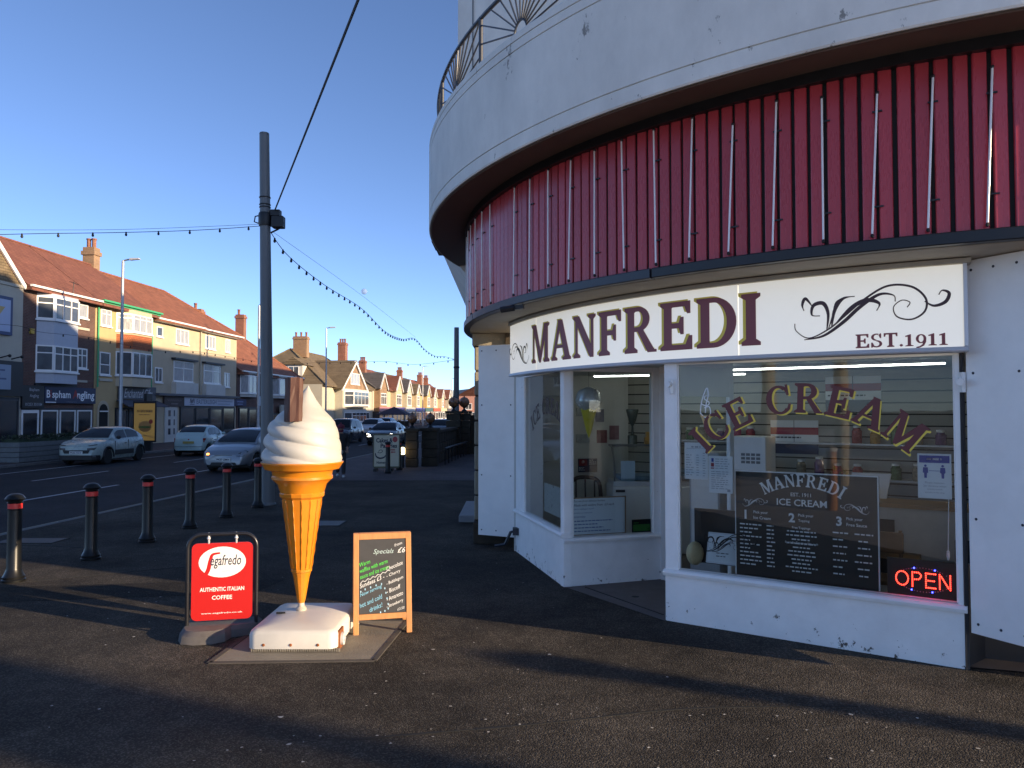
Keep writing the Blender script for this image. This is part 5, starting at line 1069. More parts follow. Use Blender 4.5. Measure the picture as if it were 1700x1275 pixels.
h.fascia(2.2, 6.2, 2.75, 3.55, mat('gift_grey', (.09,.095,.105), .6), lambda f: f.text('Enchanted Gifts', 4.2, 2.85, w=3.1, h=.55, align='C', shear=.35), mats=[mat('gift_white', (.55,.56,.58), .5)])
m = MB(); m.add([(.1,2.0,2.72),(.1,6.4,2.72),(.9,6.5,2.35),(.9,1.9,2.35),(.1,2.0,2.66),(.1,6.4,2.66),(.9,6.5,2.29),(.9,1.9,2.29)],[(0,1,2,3),(7,6,5,4),(0,4,5,1),(1,5,6,2),(2,6,7,3),(3,7,4,0)]); h.p(m, 'awning', mat('awning_grey', (.07,.075,.10), .7))
h.shopfront(2.0, 5.8, 2.25, SHOPDK, 3, mat('frame_dark', (.05,.05,.055), .5), 1)
# cream double house over Easterleigh shop
h = House('cream_double_house', 'wide cream rendered house with orange hipped roof above the pale blue shop sign', 47.2, 12.6)
h.body(8.0, 9, CREAMR); h.roof(8.1, 10.95, 8.2, TILE_O, over=.45, y0=.02, hip1=.0 and 0 or 4.0, y1=12.9); h.gutter(8.0, .02, 6.4, WHITECLEAN, .42); h.gutter(7.96, 6.42, 12.9, WHITECLEAN, .42)
for y0,y1,z0,z1,c,tr,gm in ((.5,1.25,6.85,7.5,1,0,None),(2.95,4.7,6.62,7.62,3,0,CURTAIN),(7.2,8.8,6.62,7.6,3,0,CURTAIN),(10.5,11.3,6.6,7.6,2,0,CURTAIN),(.35,1.25,3.9,4.85,2,0,None),(2.7,5.4,4.05,5.45,2,.35,CURTAIN),(7.0,9.7,4.08,5.48,2,.35,CURTAIN),(10.35,11.3,3.9,5.0,2,0,CURTAIN)): h.face(y0,y1,z0,z1,c,tr,gm=gm)
for y0, y1 in ((2.5,5.6),(6.8,9.9)): h.p(MB().box(.004,.35,y0,y1,3.2,3.98), 'panel_under_window', WHITER); h.p(MB().box(.004,.3,y0-.05,y1+.05,5.5,5.62), 'hood', SHOPDK)
h.p(MB().tube([(.1,6.4,8),(.1,6.4,3.3)], .05, 6), 'downpipe', PALER)
h.p(MB().box(.004,.4,.3,12.5,3.05,3.2), 'cornice', mat('slate_cornice', (.10,.105,.12), .6))
h.fascia(4.0, 11.9, 2.42, 3.03, mat('easter_sign', (.46,.50,.60), .5), lambda f: (f.strip(bez2([(4.75,2.6),(4.85,2.9),(4.95,2.6),(5.05,2.85),(5.15,2.62),(5.3,2.9),(5.4,2.6)],5), .07, 0), rows(f, 4.75, 5.4, [2.5], .05, 0, (1,1)), f.text('EASTERLEIGH', 5.7, 2.55, w=3.1, h=.32, mi=1, bold=.012), rows(f, 9.0, 11.6, [2.72], .12, 2, (.9,1)), rows(f, 9.0, 11.3, [2.52], .10, 2, (.9,1))), mats=[INK, mat('easter_ink', (.10,.13,.20), .5), mat('easter_pale', (.26,.31,.42), .5)])
h.fascia(1.35, 3.95, 2.35, 3.03, mat('brown_sign', (.05,.032,.03), .6), lambda f: (f.strip([(1.7+.08*i, 2.76+.07*sin(i*2.1)) for i in range(24)], .03, 0), rows(f, 2.2, 3.1, [2.5], .07, 0, (1,1))), mats=[mat('sign_dusk', (.22,.17,.17), .5)])
h.fascia(11.95, 14.2, 2.45, 3.0, mat('navy_sign', (.03,.035,.10), .6), lambda f: (rows(f, 12.4, 13.6, [2.74], .12, 0, (1,1)), rows(f, 12.5, 13.5, [2.55], .09, 0, (1,1))), mats=[mat('navy_ink', (.16,.20,.40), .5)])
h.shopfront(3.6, 12.3, 2.4, SHOPDK, 4, mat('frame_dark', (0,0,0)), 2)
d_ = h.p(MB().box(.01,.09,1.6,3.2,0,2.35), 'white_door', WHITER)
for z in (.5,1.1,1.7): MB().box(.092,.10,2.0,2.3,z,z+.4).build('door_glass', HOUSEGLASS, d_); MB().box(.092,.10,2.7,2.85,z,z+.4).build('door_glass', HOUSEGLASS, d_)
ad = thing('advert_panel', 'tall yellow lit poster panel on the pavement before the gift shop', 'advert panel', SW(-21.75, 38.5), -AL)
MB().box(-.08,.08,.002,.55,.45,2.95).build('case', BLACKM, ad, bevel=.02); MB().box(-.3,.3,.05,.25,0,.45).build('leg', BLACKM, ad)
# the poster faces back along the pavement towards the camera
MB().box(-.62,.62,-.05,.0,.45,2.55).build('poster_frame', BLACKM, ad)
f = Flat(lambda u,v,l=0: (u*.77, -.056-l, v*.86)); f.rect(-.72,.72,.62,2.84,0); rows(f, -.55, .55, [2.3], .16, 1, (1,1)); rows(f, -.4, .4, [2.14], .05, 1, (1,1))
f.disc(.05,1.45,.45,20,2,.001,.32); f.disc(.05,1.62,.42,18,3,.002,.16); f.disc(.02,1.42,.44,18,4,.003,.07); f.disc(.45,1.75,.14,12,5,.004); f.strip([(-.7,.85),(-.1,.95),(.7,.8)],.05,3,.002)
f.mb.build('poster', [mat('poster_yellow', (.34,.22,.06), .5, emis=(.5,.30,.08), estr=.06), INK, mat('bun', (.40,.18,.05), .5), mat('bun_top', (.50,.25,.08), .5), mat('lettuce', (.10,.14,.03), .5), mat('tomato', (.35,.05,.03), .5)], ad, fix=False)
# low brick house with orange roof
h = House('low_brick_house', 'low dark brick house with orange tiled roof behind the tall grey pole', 59.95, 14)
h.body(5.3, 9, BRICKD); h.roof(5.4, 9.0, 8.5, TILE_O, over=.5, y0=.02, hip1=4.5, y1=14.3); h.gutter(5.3, .02, 14.3, WHITECLEAN, .46)
for y0, y1 in ((.6,3.2),(7.3,12.2)): o, q = h.bay(y0, y1, 3.2, 5.2, .5, WHITER, .5); h.win(q[1], q[2], 3.5, 4.95, 2, 0, gm=CURTAIN); h.win(q[0], q[1], 3.5, 4.95, 1, 0, gm=CURTAIN); h.win(q[2], q[3], 3.5, 4.95, 1, 0)
h.chimney(-3.6, .6, 8.0, 10.3, BRICKR, .8, .6, 1); h.chimney(-4, 9.8, 8.5, 11.0, BRICKR, .8, .6, 1)
h.fascia(4.2, 7.0, 2.5, 3.3, mat('paleblue_sign', (.42,.50,.60), .5), lambda f: (f.disc(6.2,2.9,.3,20,0), f.disc(6.2,2.9,.2,20,1,.002)), mats=[mat('cyan_logo', (.05,.25,.5), .5), MENUWHITE]); h.fascia(8.4, 12.4, 1.9, 2.6, PALER, lambda f: f.text('CARA', 9.6, 2.05, h=.35, mi=0), mats=[INK], x=.3)
h.shopfront(.3, 4.0, 2.4, SHOPDK, 2, mat('frame_dark', (0,0,0)), 1); h.shopfront(4.3, 13.5, 1.85, SHOPDK, 4, mat('frame_dark', (0,0,0)), 2)
# cream building at the left edge
h = House('cream_corner_shop', 'pale cream building at the left edge with black shopfront and parapet', 26.0, 9.45)
h.body(7.95, 9, PALER, x1=.06); h.p(MB().box(-9,.12,0,9.45,7.96,8.1), 'coping', PALER)
h.p(MB().prism([(.05,3.2,8.1),(.05,9.3,8.1),(.05,6.3,11.0)], (-9,0,0)), 'gable_roof', TILE_B); h.p(MB().bar((.14,3.0,8.05),(.14,6.3,11.1),.2,.08,(1,0,0)).bar((.14,6.3,11.1),(.14,9.5,8.0),.2,.08,(1,0,0)), 'bargeboard', WHITECLEAN)
f_ = h.fascia(6.0, 8.6, 5.6, 7.4, mat('blue_board', (.05,.07,.16), .5), lambda f: (f.rect(6.15,8.45,5.75,7.25,0), f.poly([(6.6,6.9),(8.1,6.9),(7.3,6.0)],1,.003), f.poly([(6.7,7.15),(7.2,6.95),(7.0,7.15)],2,.003)), mats=[mat('board_pale', (.40,.46,.62), .5), mat('cone_print', (.50,.36,.14), .5), mat('print_red', (0,0,0))], x=.07)
h.fascia(5.9, 8.4, 3.05, 4.2, mat('notice_blue', (.26,.32,.42), .5), lambda f: [f.rect(6.1, 6.1+w_, 3.9-.2*i, 3.98-.2*i, 0) for i, w_ in enumerate((1.9,1.6,2.0,1.5))], mats=[mat('notice_ink', (.08,.11,.2), .5)], x=.2)
h.fascia(-.2, 9.4, 2.75, 4.4, BOARDBLACK, x=.064); h.shopfront(.1, 9.3, 2.7, SHOPDK, 5, mat('frame_dark', (0,0,0)), 1, x=.09)
for i in range(5): h.p(MB().tube([(.1,5.5+i*.8,4.5),(.6,5.5+i*.8,4.62)], .03, 6).ball((.62,5.5+i*.8,4.6), .08, 6, 4), 'sign_lamp', BLACKM)
# chimney stack on the party wall belongs to the yellow house
hh = bpy.data.objects['yellow_bay_house']
m = MB(); m.box(-4.5,-3.75,5.6,6.25,10.2,12.5); m.box(-4.58,-3.67,5.52,6.33,12.0,12.25)
c = m.build('chimney', BRICKY, hh)
for x in (-4.3,-3.95): MB().lathe([(.13,0),(.13,.5),(.16,.52),(.16,.6)], 8, (x,5.92,12.5)).build('chimney_pot', BRICKR, c)

# ------------------------------------------------------------------ gabled houses further along
h = House('gabled_corner_house', 'cream gabled corner house with brown tiled hipped roof, dormer and dark side wall', 80.5, 21, -26.0)
h.body(4.9, 11, PALER); h.roof(5.0, 9.0, 11, TILE_B, over=.4, hip0=5.5, hip1=3.5)
h.p(MB().box(-.5,.9,4.5,14.5,0,4.6), 'front_block', PALER)
g = MB(); g.prism([(.9,4.6,4.6),(.9,14.4,4.6),(.9,9.5,7.5)], (-6,0,0)); h.p(g, 'gable', BRICKY)
g = MB()
for a, b in (((1.0,3.9,4.45),(1.0,9.5,7.85)),((1.0,9.5,7.85),(1.0,15.1,4.45))): g.bar(a, b, .18, .38, (0,0,1))
h.p(g, 'bargeboard', WHITECLEAN)
g = MB(); g.add([(1.1,3.8,4.5),(1.1,9.5,7.95),(-5.5,9.5,7.95),(-5.5,3.8,4.5),(1.1,15.2,4.5),(-5.5,15.2,4.5)],[(0,1,2,3),(1,4,5,2)]); o = h.p(g, 'gable_roof', TILE_B, fix=False); sm = o.modifiers.new('thickness','SOLIDIFY'); sm.thickness = .12; sm.offset = 1
h.face(7.6, 11.4, 5.2, 6.5, 3, 0, x=.9, gm=CURTAIN); o, q = h.bay(5.2, 13.6, 2.5, 4.55, .8, WHITER, 1.0, .9); h.win(q[0],q[1],2.75,4.3,1,.3); h.win(q[1],q[2],2.75,4.3,4,.3); h.win(q[2],q[3],2.75,4.3,1,.3)
o, q = h.bay(5.2, 13.6, .0, 2.2, .6, WHITER, 1.0, .9); h.win(q[1],q[2],.8,1.9,4,.35); h.win(q[0],q[1],.8,1.9,1,0)
h.face(16, 19.5, 2.6, 4.3, 3, .3); h.face(16, 19.5, .6, 1.9, 2, 0)
h.win((-4.2,-.0),(-2.8,-.0), 2.6, 4.2, 2, .3); h.win((-8,-.0),(-6.8,-.0), 2.6, 4.2, 1, .3)
d_ = h.p(MB().box(-4.6,-2.6,1.3,4.0,5.4,7.1), 'dormer', WHITER); MB().prism([(-4.9,1.05,7.05),(-2.3,1.05,7.05),(-3.6,1.05,7.9)],(0,3.6,0)).build('dormer_roof', TILE_B, d_); h.win((-4.2,1.3),(-3.0,1.3),5.7,6.9,2,0,parent=d_)
h.chimney(-4.5, 6.2, 8.2, 10.6, BRICKY, 1.6, .9, 3); h.chimney(-3.0, 17.6, 7.2, 10.9, BRICKR, 1.0, 1.1, 3)
h.p(MB().box(-6,-.6,-3.5,-3.3,0,1.6), 'garden_wall', WHITER)
rnd = random.Random(21)
tcol = [(PALER,TILE_G,BRICKY),(CREAMR,TILE_R,CREAMR),(YELLR,TILE_G,PALER),(CREAMR,TILE_B,CREAMR),(YELLR,TILE_G,YELLR),(mat('pink_render',(.50,.26,.20),.85,var=.1),TILE_R,PALER),(CREAMR,TILE_R,CREAMR),(BRICKR,TILE_R,PALER)]
names_ = ['pale gabled terrace house with grey roof next to the corner house','cream gabled terrace house with red gable roof','yellow gabled terrace house with grey slates and purple shop sign','cream terrace house with brown gable midway along the row','yellow terrace house with slate gable before the pink one','pinkish terrace house with red roof','cream terrace house with long red roof near the end','red brick house closing the far end of the row']
for i in range(8):
    t0 = 101.8+i*8.4; wl, rf, gb = tcol[i]
    h = House('terrace_house', names_[i], t0, 8.38, -26.0, group='terrace houses along the road')
    ez = 5.2-.06*i; h.body(ez, 9, wl); h.roof(ez+.1, ez+3.0, 8.4, rf, over=.4, y0=.01, y1=8.37)
    y0 = rnd.uniform(.5,2.6); y1 = y0+rnd.uniform(3.0,4.6); pk = ez+(y1-y0)*.45
    h.p(MB().box(-.3,.8,y0,y1,0,ez-.02), 'front_bay', gb); h.p(MB().prism([(.8,y0,ez),(.8,y1,ez),(.8,(y0+y1)/2,pk)],(-3.5,0,0)), 'gable', gb)
    g = MB(); ym = (y0+y1)/2; g.add([(1.0,y0-.35,ez-.2),(1.0,ym,pk+.2),(-3.4,ym,pk+.2),(-3.4,y0-.35,ez-.2),(1.0,y1+.35,ez-.2),(-3.4,y1+.35,ez-.2)],[(0,1,2,3),(1,4,5,2)]); o = h.p(g, 'gable_roof', rf, fix=False); sm = o.modifiers.new('thickness','SOLIDIFY'); sm.thickness = .1; sm.offset = 1
    g = MB()
    for a, b in (((.95,y0-.3,ez-.2),(.95,ym,pk+.12)),((.95,ym,pk+.12),(.95,y1+.3,ez-.2))): g.bar(a,b,.1,.28,(0,0,1))
    h.p(g, 'bargeboard', WHITECLEAN)
    h.face(y0+.5, y1-.5, 2.9, 4.5, 3, .3, x=.8, fw=.1); h.face(y1+.7, y1+2.0, 2.9, 4.4, 2, .3, fw=.1)
    sc = [(.45,.20,.22),(.10,.08,.25),(.5,.5,.5),(.12,.13,.42),(.05,.12,.12),(.40,.10,.06),(.5,.45,.3),(.08,.08,.1)][i]
    h.fascia(.4, 7.9, 2.0, 2.6, mat('row_sign_%d' % i, sc, .5), x=.82); h.shopfront(.2, 8.1, 2.0, SHOPDK, 3, WHITECLEAN, 1, x=.84)
    if i in (0,3,5,6): h.chimney(-3.2, rnd.uniform(5,8), ez+1.8, ez+rnd.uniform(3.6,4.6), BRICKR, .9, rnd.uniform(.8,1.8), 3)
for (s, t, w, d, z, lb, wl, rf) in ((-9, 178, 10, 9, 4.5, 'low distant white house at the end of the street', WHITER, TILE_R), (-17, 176, 8, 9, 5.5, 'distant pale pink house with a red roof at the end of the street', mat('pink_render',(0,0,0)), TILE_R), (1, 186, 12, 9, 4.6, 'distant brick house half hidden behind the stone wall', BRICKR, TILE_R)):
    h = House('distant_house', lb, t, d, s); h.body(z, w, wl); h.roof(z+.1, z+2.3, w, rf); h.win((-w*.8,-.0),(-w*.6,-.0),2.4,3.8,2,0,fw=.12); h.win((-w*.4,-.0),(-w*.2,-.0),2.4,3.8,2,0,fw=.12); h.win((-w*.7,-.0),(-w*.4,-.0),.6,1.8,3,0,fw=.12)
# row on the near side of the road, behind the round building: its roofs shade the houses opposite
h = House('corner_block', 'tall rendered block behind the round shop building', 15.5, 12, 17.0, 'building'); h.body(15.9, 11.5, CONC, 0, 6.8); h.p(MB().prism([(-11.5,6.8,0),(-11.5,11.8,0),(-11.5,11.8,13.4),(-11.5,6.8,15.8)], (11.5,0,0)), 'sloped_end', CONC)
for z in (7,10,13):
    for y in (1,4): h.win((-11.5,y+1.6),(-11.5,y),z,z+1.6,2,.3)
h = House('near_terrace', 'long rendered terrace on the near side of the road behind the round building', 27.6, 36, 17.0, 'building'); h.body(13.3, 11.5, CONC); h.p(MB().box(-11.7,.2,0,36,13.3,13.5), 'roof', TILE_G)
for y in range(3): h.win((-11.5,4+y*11+3),(-11.5,4+y*11),8,10,3,.3)
h = House('near_terrace_end', 'lower rendered terrace on the near side of the road further along', 63.8, 60, 17.0, 'building'); h.body(9.3, 11.5, CONC); h.p(MB().box(-11.7,.2,0,60,9.3,9.5), 'roof', TILE_G)
# unseen slatted screen added to shade the foreground, and the post whose shadow crosses it
sb = thing('shade_screen', 'slatted screen with solid end pier, added out of view to shade the foreground', 'building', (28.93,-8.92,0), R(-25))
MB().box(0,3,-.42,-.0,0,8).build('shade_pier', CREAMR, sb); MB().box(-.2,3.2,-1.25,-.05,8.01,8.25).build('roof', TILE_G, sb)
sl0 = MB().box(0,.12,0,.075,0,8).build('slat', CREAMR, sb); sl0.location.y = -.6
for k in range(1, 4): c = sl0.copy(); COL.objects.link(c); c.parent = sb; c.location.y = -.6-.155*k
for k, (x, y, z, r_, lb) in enumerate(((17.0,-1.42,3.9,.15,'slim promenade post beyond the shop corner'),)):
    c_ = thing('promenade_post', lb, 'post', (x,y,0)); MB().tube([(0,0,0),(0,0,z)],[r_*1.15,r_],12).build('shaft', CREAMR, c_, smooth=40); MB().lathe([(r_*1.3,z),(r_*1.5,z+.1),(r_*1.5,z+.18),(.001,z+.3)],12).build('cap', CREAMR, c_)

# ------------------------------------------------------------------ street furniture across the road and by the stone wall
pl = thing('planter_box', 'long low grey planter with clipped dark hedge at the far kerb', 'planter', SW(-21.5,29.0), -AL)
for i in range(4): MB().box(-.8,0,0.01,7,.02+i*.20,.205+i*.20).build('plank', mat('planter_grey', (.13,.14,.145), .7, var=.2), pl, bevel=.01)
m = MB(); rnd = random.Random(9)
for k in range(1500):
    c = Vector((rnd.uniform(-.8,.02), rnd.uniform(0,7), .82+rnd.random()**.6*.26)); a = Vector((rnd.uniform(-1,1),rnd.uniform(-1,1),rnd.uniform(-1,1))).normalized()*.06; b = a.cross(Vector((rnd.random(),rnd.random(),1))).normalized()*.03
    m.add([c-a,c+b,c+a,c-b],[(0,1,2,3)])
m.box(-.72,-.06,.08,6.92,.80,.93); hd = m.build('hedge', mat('hedge_leaf', (.022,.038,.018), .7, var=.4, vscale=8), pl, fix=False); hd['kind'] = 'stuff'
gz = thing('street_gazebo', 'dark peaked gazebo shelter on the pavement before the cream terrace', 'gazebo', SW(-22.2, 98), -AL)
for x in (-1.6,1.6):
    for y in (-1.4,1.4): MB().tube([(x,y,0),(x,y,1.75)], .07, 6).build('post', BLACKM, gz)
MB().add([(-1.9,-1.7,1.7),(1.9,-1.7,1.7),(1.9,1.7,1.7),(-1.9,1.7,1.7),(0,0,2.6),(-1.9,-1.7,1.55),(1.9,-1.7,1.55),(1.9,1.7,1.55),(-1.9,1.7,1.55)],[(0,1,4),(1,2,4),(2,3,4),(3,0,4),(0,5,6,1),(1,6,7,2),(2,7,8,3),(3,8,5,0)]).build('canopy_roof', mat('gazebo_cloth', (.025,.03,.06), .8), gz)
MB().box(-1.6,1.6,1.38,1.42,.1,.75).build('side_screen', BLACKM, gz)
def lantern_pillar(x, y, w, d, zt, label, lamp=True, gl=.17):
    o = thing('stone_pillar', label, 'pillar', (x,y,0), 0, 'stone pillars with globe lanterns')
    n = max(3, int(zt/.33)); hh_ = (zt-.12)/n
    for i in range(n):
        j = .012 if i % 2 else 0; MB().box(-w/2+j,w/2-j,-d/2+j,d/2-j,i*hh_+.006,(i+1)*hh_-.006).build('stone_block', DARKSTONE, o, bevel=.02)
    MB().box(-w/2-.05,w/2+.05,-d/2-.05,d/2+.05,zt-.12,zt).build('cap_stone', DARKSTONE, o, bevel=.02)
    if lamp:
        l = MB(); l.lathe([(.14,zt),(.10,zt+.05),(.045,zt+.10),(.06,zt+.16),(.10,zt+.2)], 12).build('lantern_stem', BLACKM, o, smooth=40)
        b = MB(); b.ball((0,0,zt+.2+gl*.9), gl, 16, 10); g_ = b.build('lantern_globe', mat('amber_globe', (.30,.13,.06), .12, spec=.8, var=.25, vscale=6), o, smooth=60)
        c = MB(); c.lathe([(gl*.98,zt+.2+gl*.88),(gl*1.05,zt+.2+gl*.9),(gl*.98,zt+.2+gl*.95)], 16); c.lathe([(.04,zt+.2+gl*1.85),(.02,zt+.28+gl*1.85)],8)
        for g4 in range(4): c.tube([(gl*1.02*sin(R(a))*cos(g4*pi/2), gl*1.02*sin(R(a))*sin(g4*pi/2), zt+.2+gl*.9-gl*1.02*cos(R(a))) for a in range(0,181,20)], .008, 4)
        c.build('globe_cage', BLACKM, g_)
    return o
lantern_pillar(-3.66, 28.4, .44, .44, 1.42, 'narrow dark stone pillar with globe lantern, left of the near pair')
lantern_pillar(-3.06, 29.0, .60, .60, 1.42, 'wide dark stone pillar with globe lantern, right of the near pair')
lantern_pillar(-2.75, 36.5, .66, .66, 2.05, 'taller far stone pillar with globe lantern, left of the far pair', gl=.24)
lantern_pillar(-2.28, 36.9, .62, .62, 2.05, 'taller far stone pillar with globe lantern, right of the far pair', gl=.24)
wl = thing('stone_wall', 'dark stone garden wall running back from the lantern pillars', 'wall', (-3.0, 32, 0))
for i in range(9):
    for j in range(3):
        y0 = 29.4+i*.78+(.3 if j % 2 else 0); m = MB(); m.bar((-3.02+.03*i,y0,.2+.40*j),(-3.0+.03*i,y0+.74,.2+.40*j),.34,.385); wb(m, 'wall_stone', DARKSTONE, wl, bevel=.02)
m = MB(); m.bar((-3.0,29.35,1.26),(-2.72,36.2,1.26),.42,.10); wb(m, 'coping', DARKSTONE, wl)
m = MB(); m.box(-2.0,-.9,37,37.6,0,1.85); m.box(-.88,4,37.2,37.5,0,1.4); wb(m, 'end_wall', DARKSTONE, wl)
for i in range(8): m = MB(); m.tube([(-2.55+.06*i,29.6+i*.9,0),(-2.55+.06*i,29.6+i*.9,.62)], .025, 6); wb(m, 'rail_post', BLACKM, wl)
m = MB(); m.tube([(-2.55,29.6,.62),(-2.1,36,.62)], .04, 8); wb(m, 'hand_rail', RAILM, wl, smooth=40)
for x, lb in ((-2.62,'left of two slim pale lit lamps beyond the stone wall'),(-2.28,'right of two slim pale lit lamps beyond the stone wall')):
    t = thing('pale_lamp', lb, 'lamp', (x,38.2,0)); MB().tube([(0,0,0),(0,0,1.5)],.04,6).build('post', BLACKM, t); MB().lathe([(.05,1.5),(.11,1.62),(.10,1.9),(.03,1.98)],10).build('lamp_shade', mat('pale_lamp_shade', (.55,.60,.52), .4), t, smooth=40)
t = thing('glow_spot_post', 'short post before the stone pillar, its glowing yellow head standing in for a sunlit spot', 'lamp', (-3.95, 28.0, 0)); MB().tube([(0,0,0),(0,0,.48)],.06,8).build('post', BLACKM, t); MB().lathe([(.05,.48),(.085,.5),(.085,.70),(.04,.74)],10).build('glow_head', mat('sunlit_spot_glow', (.8,.7,.4), .4, emis=(1,.78,.35), estr=2.2), t, smooth=40)  # added glowing head imitates sunlight caught on a pale post
cb = thing('cakes_sign', 'cream pavement sign for cakes and pastries with drawn cup and red strawberry', 'pavement sign', (-4.29, 26.5, 0), R(4))
MB().box(-.42,.42,-.02,.02,.16,1.22).build('panel', mat('cream_sign', (.66,.58,.42), .5, var=.05), cb)
for a in ((-.46,-.42,.14,1.26),(.42,.46,.14,1.26)): MB().box(a[0],a[1],-.03,.03,a[2],a[3]).build('stile', mat('olive_wood', (.14,.12,.07), .6), cb)
MB().box(-.42,.42,-.03,.03,1.222,1.27).build('top_rail', mat('olive_wood',(0,0,0)), cb); MB().box(-.42,.42,-.03,.03,.10,.158).build('lower_rail', mat('olive_wood',(0,0,0)), cb)
for x in (-.42,.10): MB().box(x,x+.12,-.25,.25,0,.10).build('foot', BLACKM, cb)
f = Flat(lambda u,v,l=0: (u, -.022-l, v))
f.text('Cakes &', -.07, .97, w=.56, h=.16, align='C', bold=.03); f.text('Pastries', .08, .79, w=.56, h=.15, align='C', bold=.03); rows(f, .0, .30, [.70], .05, 1, (1,1)); rows(f, .15, .30, [.62], .05, 1, (1,1)); f.text('Homemade', -.10, .25, w=.46, h=.09, align='C', bold=.03)
f.mb.build('lettering', [INK, mat('berry_red', (.45,.05,.05), .5)], cb, fix=False)
f = Flat(lambda u,v,l=0: (u, -.022-l, v)); f.disc(.29,1.08,.085,14,0,0,.10); f.mb.build('berry_drawing', MATS['berry_red'], cb, fix=False)
f = Flat(lambda u,v,l=0: (u, -.022-l, v)); f.strip(bez2([(-.38,.62),(-.34,.50),(-.22,.44),(-.08,.47),(-.02,.55)],6), [.02+.035*sin(pi*i/24) for i in range(25)], 0); f.mb.build('cup_drawing', INK, cb, fix=False)
f = Flat(lambda u,v,l=0: (u, -.022-l, v)); f.strip(bez2([(-.30,.64),(-.22,.62),(-.14,.66),(-.16,.72),(-.24,.71),(-.26,.66)],6), .02, 0); f.mb.build('steam_drawing', INK, cb, fix=False)

